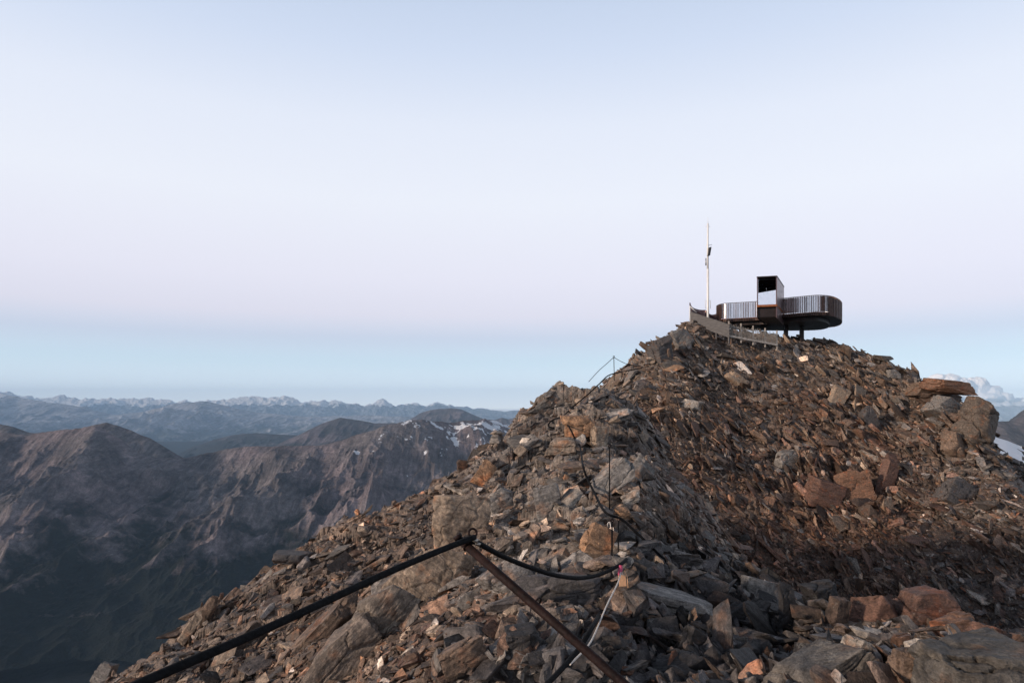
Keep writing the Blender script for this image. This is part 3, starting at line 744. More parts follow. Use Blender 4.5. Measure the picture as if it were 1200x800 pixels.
rangem("mountains", [(440,505),(481,491),(492,484),(505,480),(529,478),(540,479),(551,484),(567,491),(580,492),(588,489),(596,491),(625,484),(700,500)], 12500, -900, 4000, 2500, MB2, 43, .22, .08, 500, 160, 1400, .010, "purple grey mountain rising behind the snowy ridge end")
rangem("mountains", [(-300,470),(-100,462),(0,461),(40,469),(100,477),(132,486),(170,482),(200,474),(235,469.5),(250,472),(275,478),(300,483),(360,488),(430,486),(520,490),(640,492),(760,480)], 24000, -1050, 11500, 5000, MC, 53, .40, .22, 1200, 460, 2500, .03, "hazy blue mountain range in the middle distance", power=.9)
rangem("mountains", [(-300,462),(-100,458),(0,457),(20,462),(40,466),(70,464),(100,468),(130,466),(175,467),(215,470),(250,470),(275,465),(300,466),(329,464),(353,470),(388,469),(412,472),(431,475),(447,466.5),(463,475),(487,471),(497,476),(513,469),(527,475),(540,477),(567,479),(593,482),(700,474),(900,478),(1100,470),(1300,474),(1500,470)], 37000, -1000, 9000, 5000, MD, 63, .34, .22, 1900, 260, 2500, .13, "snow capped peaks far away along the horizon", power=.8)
# right side: distant shoulder, nearer dark crag with its snow field
MR = far_rock("dark_peak", (.035, .032, .038), (.10, .085, .09), (.02, .02, .02), -900, 3.0, (20, 330), .006, .010, snow_x=(3050, -900), bumpd=5)
rangem("mountains", [(1040,540),(1130,505),(1165,493),(1185,494),(1192,489),(1200,484),(1230,462),(1290,440),(1400,470),(1600,480)], 4200, -700, 1500, 1500, MR, 73, .22, .08, 500, 200, 500, .012, "dark pointed peak with snow at the right edge")
# snow hollow and crag some hundred metres off, below the summit's right flank
def patch_field():
    n = 260; px = np.linspace(1120, 1420, n); v = np.linspace(0, 1, 200)
    PX, VV = np.meshgrid(px, v, indexing='ij')
    yy = 95 + 160 * VV
    pyt = np.interp(PX, [1120, 1160, 1180, 1200, 1300, 1420], [512, 510, 516, 524, 540, 530]); pyb = np.interp(PX, [1120, 1200, 1420], [640, 650, 700])
    py = pyb + (pyt - pyb) * VV ** .8
    xx = (PX - 600) / 800 * yy; zz = (478 - py) / 800 * yy
    f1, e1 = facets(xx.ravel(), yy.ravel(), 9, 401, 1.5, .5); f2, _ = facets(xx.ravel(), yy.ravel(), 3, 411, 1.5, .9)
    rough_ = np.clip((PX - 1184 - (py - 514) * .6) / 10 + 1.3 * fbm(xx / 7, yy / 12, 421, 4), 0, 1)
    edge = np.clip((1172 - PX) / 30, 0, 1)
    zz = zz + (1.6 * f1 + .8 * f2).reshape(zz.shape) * (.04 + rough_)
    Vv = np.stack([xx, yy, zz], -1).reshape(-1, 3); return Vv, rough_.ravel(), n, len(v)
Vv, rough_, n1_, n2_ = patch_field()
ii = np.arange(n1_ * n2_).reshape(n1_, n2_)
qq = np.stack([ii[:-1, :-1], ii[1:, :-1], ii[1:, 1:], ii[:-1, 1:]], -1).reshape(-1, 4)
snowf = rough_[qq].mean(1) < .45
tcol = np.repeat(np.array([[.05, .043, .04, 1]]), len(Vv), 0)
o = mesh_np("hills", Vv, qq[~snowf].ravel(), 4, M_ROCK, False, {'lc': Vv * .25, 'col': tcol}); o['kind'] = 'structure'; o['label'] = 'dark rocky slope right of the summit'
o = mesh_np("snow", Vv + np.array([[0, 0, .0]]), qq[snowf].ravel(), 4, M_SNOW, True); tag(o, "white snow patch in the hollow right of the summit", "snow", None, 'stuff')

# valley floor, out to the horizon
def valley():
    rr_ = np.geomspace(600, 42000, 220); aa = np.radians(np.linspace(-180, 180, 400, endpoint=False))
    A_, R_ = np.meshgrid(aa, rr_, indexing='ij'); x = R_ * np.sin(A_); y = R_ * np.cos(A_)
    z = -880 + 60 * fbm(x / 700, y / 700, 7, 5) + 110 * ridged(x / 1700, y / 1700, 9, 4) * np.clip((R_ - 2500) / 3000, 0, 1)
    # long spur running down into the valley in front of the ridge
    z += 290 * np.exp(-((y - 3000 + .25 * x) / 240) ** 2) * np.clip((x + 2500) / 1800, 0, 1.4) * (1 + .25 * fbm(x / 300, y / 300, 15, 4))
    Vq = np.stack([x, y, z], -1).reshape(-1, 3); ii = np.arange(Vq.shape[0]).reshape(x.shape); nx_ = np.roll(ii, -1, 0)
    qq = np.stack([ii[:, :-1], nx_[:, :-1], nx_[:, 1:], ii[:, 1:]], -1).reshape(-1, 4)[:, ::-1]
    o = mesh_np("valley", Vq, qq.ravel(), 4, MV, True); o['kind'] = 'structure'; o['label'] = 'dark forested valley floor'
valley()

# ------------------------------------------------------------------ viewing platform
def ground_z(x, y):
    a = np.array([float(x)]); b = np.array([float(y)]); z = base_h(a, b); return float((z + relief(a, b, z))[0])
plat = empty("viewing_platform", (22.5, 58, 7.3)); tag(plat, "dark steel viewing platform of curved slatted railings cantilevered over the summit", "viewing platform")
LOOP = [P(918,0,55.5), P(940,0,54.6), P(960,0,54), P(975,0,54.6), P(984,0,56.4), P(986.5,0,58.6), P(982,0,61), P(968,0,62.6), P(940,0,63.2), P(905,0,63.2), P(872,0,62.8), P(852,0,62.2), P(842,0,61), P(840,0,59.6), P(847,0,58.4), P(862,0,57.9), P(886,0,57.2), P(902,0,56.4)]
LOOP = [Vector(((px - 600) / 800 * p.y, p.y, 0)) for p, px in zip(LOOP, (918,940,960,975,984,986.5,982,968,940,905,872,852,842,840,847,862,886,902))]
def closed_path(pts, n=14):
    m = len(pts); out = []
    for i in range(m):
        p0, p1, p2, p3 = pts[i - 1], pts[i], pts[(i + 1) % m], pts[(i + 2) % m]
        for k in range(n):
            t = k / n
            out.append(.5 * ((2 * p1) + (p2 - p0) * t + (2 * p0 - 5 * p1 + 4 * p2 - p3) * t * t + (3 * p1 - p0 - 3 * p2 + p3) * t ** 3))
    return out
loop = closed_path(LOOP)
def ring_pts(path, step):
    out = []; acc = 0; L = 0
    n = len(path)
    for i in range(n):
        a = path[i]; b = path[(i + 1) % n]; seg = (b - a).length
        while acc <= seg:
            out.append((a + (b - a) * (acc / seg), (b - a).normalized())); acc += step
        acc -= seg
    return out
RAILZ, DECKZ, BOTZ = 8.92, 7.62, 7.34
cenp = sum(loop, Vector()) / len(loop)
fins = MB()
rf = random.Random(3); run = 0; wide = False
for p, t in ring_pts(loop, .135):
    nrm_ = Vector((t.y, -t.x, 0)); run -= 1
    if run <= 0: wide = not wide; run = rf.choice((2, 3, 4)) if wide else rf.choice((2, 3))
    fins.box(p + Vector((0, 0, (RAILZ + BOTZ) / 2)), nrm_ * .03, t * (.022 if wide else .009), Vector((0, 0, (RAILZ - BOTZ) / 2)))
fins.build("railing", M_CORTEN, plat)
pan = MB(); n_ = len(loop)
for i in range(n_):
    a, b = loop[i], loop[(i + 1) % n_]
    if i % 14 == 13: b = a.lerp(b, .9)
    d = (b - a).normalized(); nn_ = Vector((-d.y, d.x, 0))
    pan.box((a + b) / 2 + nn_ * .06 + Vector((0, 0, (RAILZ - .05 + DECKZ + .05) / 2)), (b - a) / 2 * .998, nn_ * .006, (0, 0, (RAILZ - DECKZ - .1) / 2))
pan.build("parapet_panel", M_PANEL, plat)
rail = MB(); rp = [p + Vector((0, 0, RAILZ)) for p in loop]; rp.append(rp[0]); rail.tube(rp, .028, 6, False); rail.build("handrail", M_CORTEN_D, plat)
def slab(path, z0, z1, inset):
    mb = MB(); n = len(path); pp = []
    for i, p in enumerate(path):
        t = (path[(i + 1) % n] - path[i - 1]).normalized(); nn_ = Vector((t.y, -t.x, 0))
        if nn_.dot(p - cenp) < 0 and False: nn_ = -nn_
        pp.append(p - nn_ * inset)
    top = [mb.bm.verts.new((p.x, p.y, z1)) for p in pp]; bot = [mb.bm.verts.new((p.x, p.y, z0)) for p in pp]
    for i in range(n): mb.bm.faces.new((top[i], top[(i + 1) % n], bot[(i + 1) % n], bot[i]))
    mb.bm.faces.new(top); mb.bm.faces.new(bot[::-1]); return mb
slab(loop, DECKZ - .06, DECKZ + .0, .09).build("deck", M_DECK, plat)
slab(loop, BOTZ + .02, DECKZ - .065, .10).build("edge_beam", M_CORTEN_D, plat)
slab([cenp + (p - cenp) * .80 for p in loop], BOTZ - .28, BOTZ + .016, 0).build("underframe", M_CORTEN_D, plat)
for px, Y_ in ((921, 58.5), (939.5, 59.0), (872, 60.5)):
    x = (px - 600) / 800 * Y_; gz = ground_z(x, Y_) - .8
    MB().box((x, Y_, (gz + BOTZ - .28) / 2), (.15, 0, 0), (0, .15, 0), (0, 0, (BOTZ - .28 - gz) / 2), .02).build("column", M_CORTEN_D, plat)
# portal: a rectangular tube one looks through
por = empty("portal", (0, 0, 0)); por.parent = plat
N0 = Vector(((910.5 - 600) / 800 * 52.2, 52.2, 0)); N1 = Vector(((887 - 600) / 800 * 52.6, 52.6, 0)); sdir = Vector(((918.8 - 600) / 800 * 56.8 - N0.x, 56.8 - 52.2, 0))
zt, zf, zb = 10.12, 7.93, 6.92
un = (N1 - N0); wdt = un.length; un.normalize(); sd = sdir.normalized(); dp = sdir.length
def pbox(u0, u1, s0, s1, z0, z1, name, mat, par, bev=0):
    c = N0 + un * (u0 + u1) / 2 + sd * (s0 + s1) / 2 + Vector((0, 0, (z0 + z1) / 2))
    MB().box(c, un * (u1 - u0) / 2, sd * (s1 - s0) / 2, Vector((0, 0, (z1 - z0) / 2)), bev).build(name, mat, par)
por.location = (0, 0, 0)
por.parent = plat; por.location = Vector((0, 0, 0))
pbox(-.0, .07, 0, dp, zf + .002, zt - .082, "side_wall", M_PURPLE, por)
pbox(wdt - .07, wdt, 0, dp, zf + .002, zt - .082, "side_wall", M_PURPLE, por)
pbox(wdt - .085, wdt - .072, .02, dp - .02, zf + .004, zt - .21, "mirror_lining", M_MIRROR, por)
pbox(-.02, wdt + .02, -.03, dp + .02, zt - .08, zt, "roof", M_CORTEN_D, por)
pbox(-.015, wdt + .015, -.05, dp + .01, zf - .16, zf, "floor", M_DECK, por)
pbox(.0, .08, .06, dp, zb, zf - .163, "side_wall", M_PURPLE, por)
pbox(.083, wdt - .02, .25, dp * .9, zb + .1, zf - .163, "base_box", M_CORTEN_D, por)
pbox(wdt - .018, wdt + .0, .06, dp, zb, zf - .163, "side_wall", M_CORTEN_D, por)
pbox(.09, wdt - .09, dp - .10, dp - .05, zf + .004, zt - .085, "back_wall", M_CORTEN_D, por)
fr = MB()
def fpt(u, s_, z): return N0 + un * u + sd * s_ + Vector((0, 0, z))
q_ = [(.075, zf + .004), (wdt - .09, zf + .004), (wdt - .09, zf + .93), (.075, zf + 1.10)]
fv_ = [fr.bm.verts.new(fpt(u, .05, z)) for u, z in q_]; bv_ = [fr.bm.verts.new(fpt(u, .09, z)) for u, z in q_]
fr.bm.faces.new(fv_); fr.bm.faces.new(bv_[::-1])
for i in range(4): fr.bm.faces.new((fv_[i], fv_[(i + 1) % 4], bv_[(i + 1) % 4], bv_[i]))
fr.build("mirror_panel", M_MIRROR, por)
for k in range(3): pbox(.075, wdt - .075, .5 + k * 1.3, .62 + k * 1.3, zt - .2, zt - .084, "ceiling_beam", M_CORTEN_D, por)

# walkway curve left of the platform
wk = empty("curved_railing", (16.2, 60.6, 7.2)); tag(wk, "curved brown steel railing between the white mast and the plank wall's left end", "railing")
def px2(px, Y, z): return Vector(((px - 600) / 800 * Y, Y, z))
wp = smooth_path([px2(808.5, 57.5, 0), px2(811, 60.0, 0), px2(818, 61.5, 0), px2(826, 61.8, 0), px2(833, 61.2, 0), px2(841.5, 60.4, 0)], 24)
wf = MB(); hr = []
for i in range(len(wp) - 1):
    t = i / (len(wp) - 1); p = wp[i]; d = (wp[i + 1] - p).normalized(); nn_ = Vector((d.y, -d.x, 0))
    top = 8.85 if t < .62 else 8.85 - .55 * math.sin((t - .62) / .38 * math.pi * .75)
    wf.box(p + Vector((0, 0, (top + 7.0) / 2)), nn_ * .04, d * .018, Vector((0, 0, (top - 7.0) / 2))); hr.append(p + Vector((0, 0, top)))
wf.build("slats", M_PURPLE, wk); MB().tube(hr, .035, 6).build("handrail", M_CORTEN_D, wk)

# plank parapet
def offset_wall():
    w_ = empty("plank_wall", px2(832, 54, 6.6)); tag(w_, "weathered grey plank wall sloping down to the right below the mast", "wall")
    a0 = px2(809.5, 55.5, 0); b0 = px2(855, 52.5, 0); d = (b0 - a0); L = d.length; d.normalize(); nn_ = Vector((-d.y, d.x, 0))
    zt0 = (478 - 366) / 800 * 55.5; zt1 = (478 - 381) / 800 * 52.5; zb0 = (478 - 379.5) / 800 * 55.5; zb1 = (478 - 396) / 800 * 52.5
    pan = MB(); n = 4
    for k in range(n):
        t0 = k / n; t1 = (k + .94) / n
        za0 = zt0 + (zb0 - zt0) * t0; za1 = zt0 + (zb0 - zt0) * t1; zc0 = zt1 + (zb1 - zt1) * t0; zc1 = zt1 + (zb1 - zt1) * t1
        pan.bar(a0 + Vector((0, 0, (za0 + za1) / 2)), b0 + Vector((0, 0, (zc0 + zc1) / 2)), .05, abs(za1 - za0))
    pan.build("plank_panel", M_GREYWOOD, w_)
    cp = MB(); cp.bar(a0 + Vector((0, 0, zt0 + .035)), b0 + Vector((0, 0, zt1 + .035)), .14, .05); cp.build("coping", M_GREYWOOD, w_)
    for k in range(4):
        t = (k + .1) / 3.2; p = a0.lerp(b0, min(t, 1)) + nn_ * .07; z1 = zt0 + (zt1 - zt0) * min(t, 1)
        MB().box((p.x, p.y, z1 - .75), d * .045, nn_ * .04, (0, 0, .72)).build("post", M_GREYWOOD, w_)
    e = a0 - d * .06
    MB().tube([(e.x, e.y, zb0 - .3), (e.x - .03, e.y, zt0 + .55)], .035, 8).build("end_post", M_WHITE, w_)
    MB().tube([(e.x - .03, e.y, zt0 + .52), (e.x + .5, e.y - .1, zt0 - .02)], .025, 8).build("brace", M_WHITE, w_)
offset_wall()
# lath fence
lf = empty("lath_fence", px2(882, 53, 6)); tag(lf, "low bleached lath fence running right from the plank wall", "fence")
a0 = px2(854.5, 52.6, 0); b0 = px2(911, 53.6, 0); d = (b0 - a0); L = d.length; d.normalize()
za, zb_ = (478 - 393.5) / 800 * 52.6, (478 - 404) / 800 * 53.6
MB().bar(a0 + Vector((0, 0, za)), b0 + Vector((0, 0, zb_)), .07, .15).build("bottom_rail", M_PALEWOOD, lf)
MB().bar(a0 + Vector((0, .05, za + .78)), b0 + Vector((0, .05, zb_ + .72)), .03, .04).build("top_wire", M_PALEWOOD, lf)
rl = random.Random(5); sl = MB()
nl = 46
for k in range(nl):
    t = (k + .5) / nl; p = a0.lerp(b0, t); z = za + (zb_ - za) * t
    sl.box((p.x, p.y + .04, z + .45 + rl.uniform(-.05, .04)), d * .014, (0, .01, 0), (rl.uniform(-.03, .03), 0, .46 + rl.uniform(-.06, .08)))
sl.build("laths", M_PALEWOOD, lf)
for k in range(5):
    t = k / 4; p = a0.lerp(b0, t); z = za + (zb_ - za) * t
    MB().box((p.x, p.y + .1, z + .4), (.045, 0, 0), (0, .045, 0), (0, 0, .75)).build("post", M_PALEWOOD, lf)

# mast
mx = px2(829.6, 57, 0); gz = ground_z(mx.x, 57) - .4
ms = empty("mast", (mx.x, 57, gz)); tag(ms, "tall thin white weather mast with sensors standing left of the platform", "mast")
MB().tube([(mx.x, 57, gz), (mx.x, 57, 11.6)], .10, 12).build("pole", M_WHITE, ms)
MB().tube([(mx.x - .02, 57, 11.6), (mx.x, 57, 15.4)], [.085, .065], 10).build("upper_pole", M_WHITE, ms)
MB().tube([(mx.x - .22, 57, 15.15), (mx.x + .2, 57, 15.15)], .02, 6).build("crossarm", M_WHITE, ms)
MB().tube([(mx.x, 57, 15.4), (mx.x, 57, 15.95)], .015, 6).build("antenna", M_WHITE, ms)
MB().tube([(mx.x - .12, 57, 13.55), (mx.x + .34, 57, 13.62)], .025, 6).build("crossarm", M_WHITE, ms)
MB().box((mx.x + .08, 56.86, 13.02), (.11, 0, .03), (0, .08, 0), (.06, 0, .36), .02).build("sensor_box", M_BLACK, ms)
MB().tube([(mx.x - .17, 57, 12.5), (mx.x - .17, 57, 11.9)], [.035, .05], 8).build("sensor", M_STEEL, ms)
MB().tube([(mx.x - .02, 57, 12.45), (mx.x - .17, 57, 12.5)], .015, 6).build("bracket", M_WHITE, ms)
for s in (-1, 1):
    MB().tube([(mx.x + s * .1, 57, 8.95), (mx.x + s * .22, 57, 8.98), (mx.x + s * .2, 57, 8.3)], .02, 6).build("bracket", M_WHITE, ms)

# ------------------------------------------------------------------ ropes and iron near the camera
def rope(path, r, label, n=10, mat=M_ROPE, name="rope", cat="rope", seg=10, wob=.0):
    sp_ = smooth_path(path, seg); o = empty_mesh = MB().tube(sp_, r, n, True, wob).build(name, mat)
    tag(o, label, cat); return o
top = P(541, 634, 3.20); basep = P(850, 905, 2.35)
ip = empty("iron_bar", tuple(basep)); tag(ip, "rusted iron bar leaning left across the foreground and carrying the ropes", "stanchion")
dv = (basep - top).normalized()
MB().tube([top - dv * .012, top + (basep - top) * .25, top + (basep - top) * .5, top + (basep - top) * .75, basep + dv * .3], .0195, 16, True, .02).build("shaft", M_RUST, ip)
MB().tube([P(535, 627, 3.19), P(538, 630.5, 3.19)], .021, 14).build("end_cap", M_RUST, ip)
MB().torus(P(554, 624, 3.17), (P(554, 624, 3.17) * -1) + Vector((.9, 0, .3)), .019, .0055).build("eye_ring", M_RUST, ip)
MB().tube([P(552, 630, 3.15), P(560, 634.5, 3.14)], .011, 8).build("shackle", M_STEEL, ip)
MB().tube([P(556, 636, 3.17), P(563, 638, 3.17)], .008, 8).build("bolt", M_STEEL, ip)
MB().tube([P(544, 639, 3.16), P(546.5, 635.5, 3.15), P(549, 632, 3.16)], .009, 8).build("bolt", M_RUST, ip)
MB().torus(P(630, 705, 2.93), dv, .021, .004).build("weld_ring", M_RUST, ip)
MB().torus(P(548, 640, 3.175), dv, .0215, .005).build("collar", M_RUST, ip)
rope([P(556, 629, 3.14), P(520, 643, 2.95), P(460, 668, 2.64), P(380, 705, 2.30), P(290, 746, 2.0), P(172, 797, 1.72), P(40, 860, 1.46), P(-180, 960, 1.2)], .0135, "thick black rope running from the iron bar to the lower left corner", 14)
rope([P(553, 634, 3.18), P(562, 637, 3.2), P(590, 652, 3.45), P(620, 664, 3.75), P(650, 673.5, 4.1), P(680, 677, 4.5), P(705, 672, 4.85), P(727, 661, 5.1), P(734, 655, 5.3)], .0135, "black rope sagging from the iron bar to the tape anchor", 12)
rope([P(716, 700, snap(716, 700, 5, 1.04)), P(706, 714, snap(706, 714, 5, 1.01)), P(696, 731, 4.0), P(678, 760, 3.7), P(650, 792, 3.4), P(610, 830, 3.0), P(540, 900, 2.5)], .014, "black rope coming out of the rocks behind the lower iron bar", 12)
def lay(pts_, f=.958):
    """seat a rope on the rocks, smoothing how deep it runs"""
    ys = np.array([snap(a, b, c, f) for a, b, c in pts_]); 
    if len(ys) > 4:
        p = np.pad(ys, 1, 'edge'); ys = np.minimum(ys, (p[:-2] + p[1:-1] + p[2:]) / 3)
    return [P(a, b, y) for (a, b, c), y in zip(pts_, ys)]
rope(lay([(805, 672, 6.0), (790, 664, 6.2), (772, 649, 6.5), (760, 637, 6.8), (744, 622, 7.3), (728, 608, 7.9), (712, 602, 8.4), (704, 592, 8.8), (697, 578, 9.4), (688, 560, 10.2), (683, 545, 10.8), (681, 530, 11.6), (679, 521, 12.2), (674, 514, 12.8), (668, 502, 13.4), (660, 491, 14.0)]), .0155, "black rope winding up the rocky spine from the dark hollow", 10)
rope(lay([(650, 501, 13.8), (643.5, 500, 13.9), (644, 495, 14.2), (650, 491, 14.6), (660, 487, 14.9), (672, 476, 15.6), (690, 461, 16.6), (703, 449, 17.6), (712, 440.5, 18.6), (722, 437, 19.2), (735, 434.5, 19.6), (752, 431, 20.0)]), .0165, "black rope lying along the upper left shoulder", 8)
# anchor tape and tag
rope([P(728, 664, 5.07), P(725, 680, 4.9), P(711, 709, 4.5), P(697, 742, 4.1), P(690, 755, 3.95), P(683, 763, 3.85), P(668, 778, 3.7)], .0052, "thin white marker cord hanging from the tape anchor", 8, M_TAPE, "cord", "cord")
tg = empty("marker_tape", tuple(P(728, 668, 5.04))); tag(tg, "pink tape with a peach coloured tag knotted at the rope anchor", "marker tape")
MB().tube([P(727.5, 662, 5.04), P(727, 667, 5.03), P(725.5, 674, 5.0)], [.013, .018, .009], 8).build("ribbon", M_PINK, tg)
tb = MB(); c = P(729.5, 680, 5.0); tb.box(c, (.027, .004, 0), (0, .003, 0), (-.004, 0, .042), .0025); tb.build("tag", M_TAG, tg)
MB().tube([P(729, 670, 5.02), P(729.5, 676, 5.0)], .003, 6).build("tie", M_TAPE, tg)
MB().tube([P(732, 668, 5.02), P(735, 676, 4.99), P(736, 688, 4.96)], .003, 6).build("tie", M_TAG, tg)
# red-white wrapped bit of the cord
# pins
for px, t, b, Y_, lab in ((717, 611, 663, 6.1, "left iron pin of the close pair behind the tape anchor"), (724.5, 610, 657, 6.2, "right iron pin of the close pair behind the tape anchor")):
    Y_ = snap(px, b - 10, Y_, .97)
    p = empty("iron_pin", tuple(P(px, b, Y_))); tag(p, lab, "iron pin")
    MB().tube([P(px - .5, b + 14, Y_), P(px, b, Y_), P(px + .3, t, Y_)], .0075, 8).build("rod", M_ROPE, p)
    MB().torus(P(px + .3, t - 1.5, Y_), (0, 1, .2), .013, .004, 14, 6).build("eye", M_RUST, p)
rope([P(712.5, 617, 6.08), P(712, 613.5, 6.06), P(714.5, 611.5, 6.06), P(715.5, 618, 6.05), P(714, 624, 6.05)], .004, "short white tie looped on the left iron pin", 6, M_TAPE, "tie", "tie")
rod = empty("iron_rod", tuple(P(714.3, 604, 8.6))); tag(rod, "long thin dark rod standing upright on the spine", "rod")
MB().tube([P(714.3, 612, 8.6), P(714.3, 524, 8.75)], .0085, 8).build("shaft", M_ROPE, rod)
MB().torus(P(714.3, 522.5, 8.75), (0, 1, 0), .014, .005, 12, 6).build("eye", M_RUST, rod)
# far post with its two lines
fp = empty("rope_post", tuple(P(719.5, 437, 19.6))); tag(fp, "slim iron post on the shoulder skyline holding two thin lines", "post")
MB().tube([P(720, 446, 19.6), P(719.3, 418.5, 19.6)], .010, 8).build("shaft", M_ROPE, fp)
MB().torus(P(719.3, 417.8, 19.6), (0, 1, 0), .022, .008, 12, 6).build("eye", M_ROPE, fp)
rope([P(719.3, 418.5, 19.6), P(711, 426, 19.3), P(702, 434, 19.0), P(690, 447, 18.2)], .008, "thin line slanting down left from the skyline post", 6)
rope([P(719.3, 418.5, 19.6), P(728, 423.5, 19.9), P(738, 427.5, 20.2), P(752, 429.5, 20.8), P(762, 430, 21.5)], .008, "thin line drooping right from the skyline post", 6)

# ------------------------------------------------------------------ clouds (outside the haze box)
def cloud_mat(name, dens):
    m, nt = nodemat(name); g = G(nt); out = g.n('ShaderNodeOutputMaterial'); v = g.n('ShaderNodeVolumePrincipled')
    v.inputs['Color'].default_value = (.97, .96, .97, 1); v.inputs['Density'].default_value = dens; v.inputs['Anisotropy'].default_value = .0
    g.l(v.outputs[0], out.inputs['Volume']); return m
def cloud_skin(name, dens):
    m, nt = nodemat(name); g = G(nt); out = g.n('ShaderNodeOutputMaterial'); b = g.n('ShaderNodeBsdfPrincipled'); t = g.n('ShaderNodeBsdfTransparent'); mx_ = g.n('ShaderNodeMixShader')
    b.inputs['Base Color'].default_value = (.93, .93, .95, 1); b.inputs['Roughness'].default_value = 1; b.inputs['Specular IOR Level'].default_value = 0
    pos = g.n('ShaderNodeNewGeometry').outputs['Position']; n_ = g.noise(pos, .0008, 6, .65)
    g.l(g.ramp(n_, [(.34, (dens * .12,) * 3), (.60, (dens,) * 3)]), mx_.inputs[0]); g.l(t.outputs[0], mx_.inputs[1]); g.l(b.outputs[0], mx_.inputs[2]); g.l(mx_.outputs[0], out.inputs['Surface']); return m
def cloud_white(name):
    m, nt = nodemat(name); g = G(nt); out = g.n('ShaderNodeOutputMaterial'); b = g.n('ShaderNodeBsdfPrincipled')
    b.inputs['Base Color'].default_value = (.96, .95, .96, 1); b.inputs['Roughness'].default_value = 1; b.inputs['Specular IOR Level'].default_value = 0
    g.l(b.outputs[0], out.inputs['Surface']); return m
M_CLOUD = cloud_white("cloud_vapour"); M_CLOUD2 = cloud_white("thin_cloud_vapour")
def cloud(puffs, Y, mat, label, seed):
    bm = bmesh.new(); rg = random.Random(seed)
    for (px, py, rx_, ry_) in puffs:
        c = P(px, py, Y + rg.uniform(-300, 300)); k = Y / 800
        mtx = Matrix.Translation(c) @ Matrix.Diagonal((rx_ * k, rx_ * k * .8, ry_ * k, 1))
        bmesh.ops.create_icosphere(bm, subdivisions=4, radius=1, matrix=mtx)
    me = bpy.data.meshes.new("cloud"); bm.to_mesh(me); bm.free(); o = bpy.data.objects.new("cloud", me); COL.objects.link(o)
    rm = o.modifiers.new("r", 'REMESH'); rm.mode = 'VOXEL'; rm.use_smooth_shade = True; rm.voxel_size = Y / 800 * .55
    tx = bpy.data.textures.new("puff", 'CLOUDS'); tx.noise_scale = Y / 800 * 9; tx.noise_depth = 4
    dm = o.modifiers.new("d", 'DISPLACE'); dm.texture = tx; dm.strength = Y / 800 * 5; dm.texture_coords = 'GLOBAL'; dm.mid_level = .55
    me.materials.append(mat); tag(o, label, None, None, 'structure'); return o
cloud([(1126,452,13,10),(1144,453,15,12),(1161,461,14,10),(1176,466,12,7),(1150,466,24,6),(1112,447,14,9),(1100,443,12,5),(1130,464,18,6)], 47000, M_CLOUD, "white heaped cloud low on the right", 1)
cloud([(1196,472,13,6),(1215,474,16,8),(1240,470,18,10)], 47000, M_CLOUD, "small white cloud at the right edge", 2)
cloud([(1062,439,9,3),(1055,437,5,2)], 47000, M_CLOUD, "scrap of white cloud behind the right skyline", 3)

# ------------------------------------------------------------------ haze
hm, nt = nodemat("air"); g = G(nt); out = g.n('ShaderNodeOutputMaterial'); v = g.n('ShaderNodeVolumePrincipled')
v.inputs['Color'].default_value = (.50, .74, 1, 1); v.inputs['Density'].default_value = 2.5e-5; v.inputs['Anisotropy'].default_value = -.3
g.l(v.outputs[0], out.inputs['Volume'])
hb = MB(); hb.box((0, 0, (-1500 + 1150) / 2), (43000, 0, 0), (0, 43000, 0), (0, 0, (1150 + 1500) / 2)); ho = hb.build("haze", hm); tag(ho, "thin blue air over the valleys", "haze", None, 'stuff')

# ------------------------------------------------------------------ sky and sun
SUN_EL, SUN_AZ = R(15), R(246)      # azimuth clockwise from +Y : behind and to the left
wld = bpy.data.worlds.new("World"); scene.world = wld; wld.use_nodes = True; nt = wld.node_tree
for n in list(nt.nodes): nt.nodes.remove(n)
g = G(nt); wo = g.n('ShaderNodeOutputWorld')
sky = g.n('ShaderNodeTexSky', sky_type='NISHITA'); sky.sun_disc = False; sky.sun_elevation = SUN_EL; sky.sun_rotation = SUN_AZ; sky.altitude = 3200
b1 = g.n('ShaderNodeBackground'); g.l(sky.outputs[0], b1.inputs[0]); b1.inputs[1].default_value = .012
tcn = g.n('ShaderNodeTexCoord'); sx = g.n('ShaderNodeSeparateXYZ'); g.l(tcn.outputs['Generated'], sx.inputs[0])
def s2l(c): return tuple(((q / 255) / 12.92 if q <= 10 else ((q / 255 + .055) / 1.055) ** 2.4) for q in c)
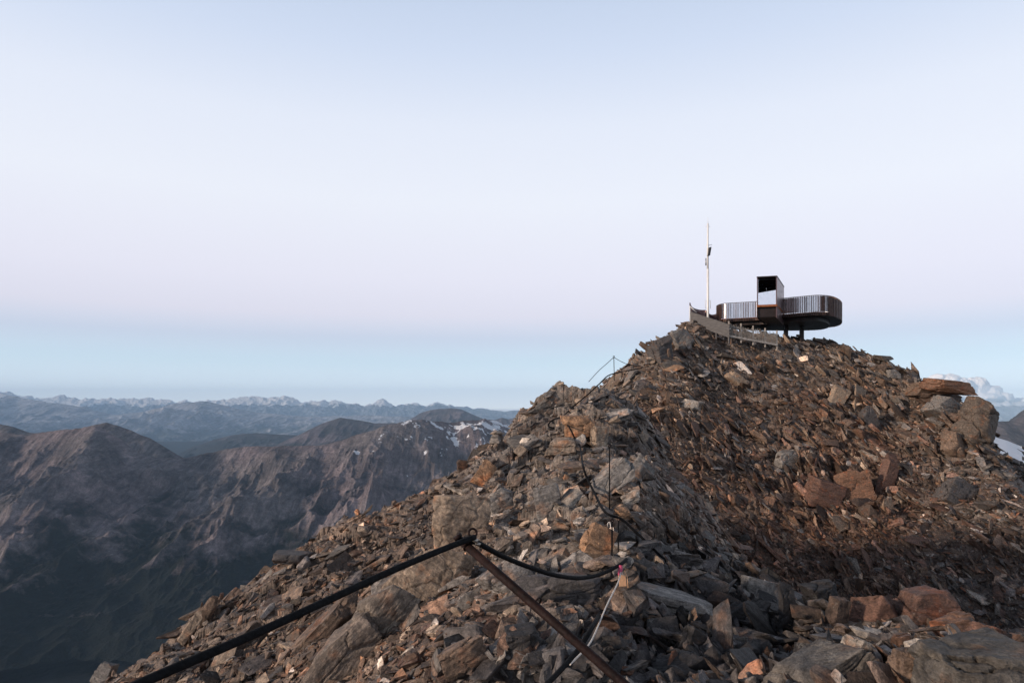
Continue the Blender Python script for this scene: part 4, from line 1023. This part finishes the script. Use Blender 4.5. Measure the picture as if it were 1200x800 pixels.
def el(py): return math.sin(math.atan((478 - py) / 800))
SK = [(0, (238, 240, 246)), (el(462), (226, 234, 244)), (el(425), (204, 224, 240)), (el(398), (213, 222, 240)), (el(372), (234, 231, 244)), (el(330), (240, 238, 250)), (el(240), (243, 246, 255)), (el(150), (234, 240, 253)), (el(60), (213, 225, 246)), (el(0), (202, 216, 239)), (.68, (66, 74, 92)), (1, (40, 47, 62))]
K13 = 1.3
stops = [(max(0, p * .5 + .5), tuple(q / K13 for q in s2l(c))) for p, c in SK]
stops[0] = (.5, (.92, .96, 1)); stops[1] = (stops[1][0], (.80, .88, .96)); stops[2] = (stops[2][0], (.55, .675, .765))
stops = [(0, (.02, .022, .03)), (.498, (.10, .12, .16))] + stops
fac = g.math('MULTIPLY_ADD', sx.outputs['Z'], .5, .5)
rc = g.ramp(fac, stops)
b2 = g.n('ShaderNodeBackground'); g.l(rc, b2.inputs[0]); b2.inputs[1].default_value = .98 * K13
ad = g.n('ShaderNodeAddShader'); g.l(b1.outputs[0], ad.inputs[0]); g.l(b2.outputs[0], ad.inputs[1]); g.l(ad.outputs[0], wo.inputs[0])
sl = bpy.data.lights.new("sun", 'SUN'); so = bpy.data.objects.new("sun", sl); COL.objects.link(so)
sl.energy = 3.6; sl.angle = R(5); sl.color = (1, .79, .62)
dirv = Vector((math.sin(SUN_AZ) * math.cos(SUN_EL), math.cos(SUN_AZ) * math.cos(SUN_EL), math.sin(SUN_EL)))
so.rotation_euler = dirv.to_track_quat('Z', 'Y').to_euler()

# ------------------------------------------------------------------ render settings
scene.view_settings.view_transform = 'Standard'; scene.view_settings.look = 'None'; scene.view_settings.gamma = 1; scene.view_settings.exposure = 0
scene.render.engine = 'CYCLES'
cy = scene.cycles; cy.use_denoising = True
try: cy.denoiser = 'OPENIMAGEDENOISE'
except Exception: pass
cy.max_bounces = 5; cy.diffuse_bounces = 2; cy.glossy_bounces = 2; cy.volume_bounces = 4; cy.transparent_max_bounces = 6
cy.use_adaptive_sampling = True; cy.adaptive_threshold = .01
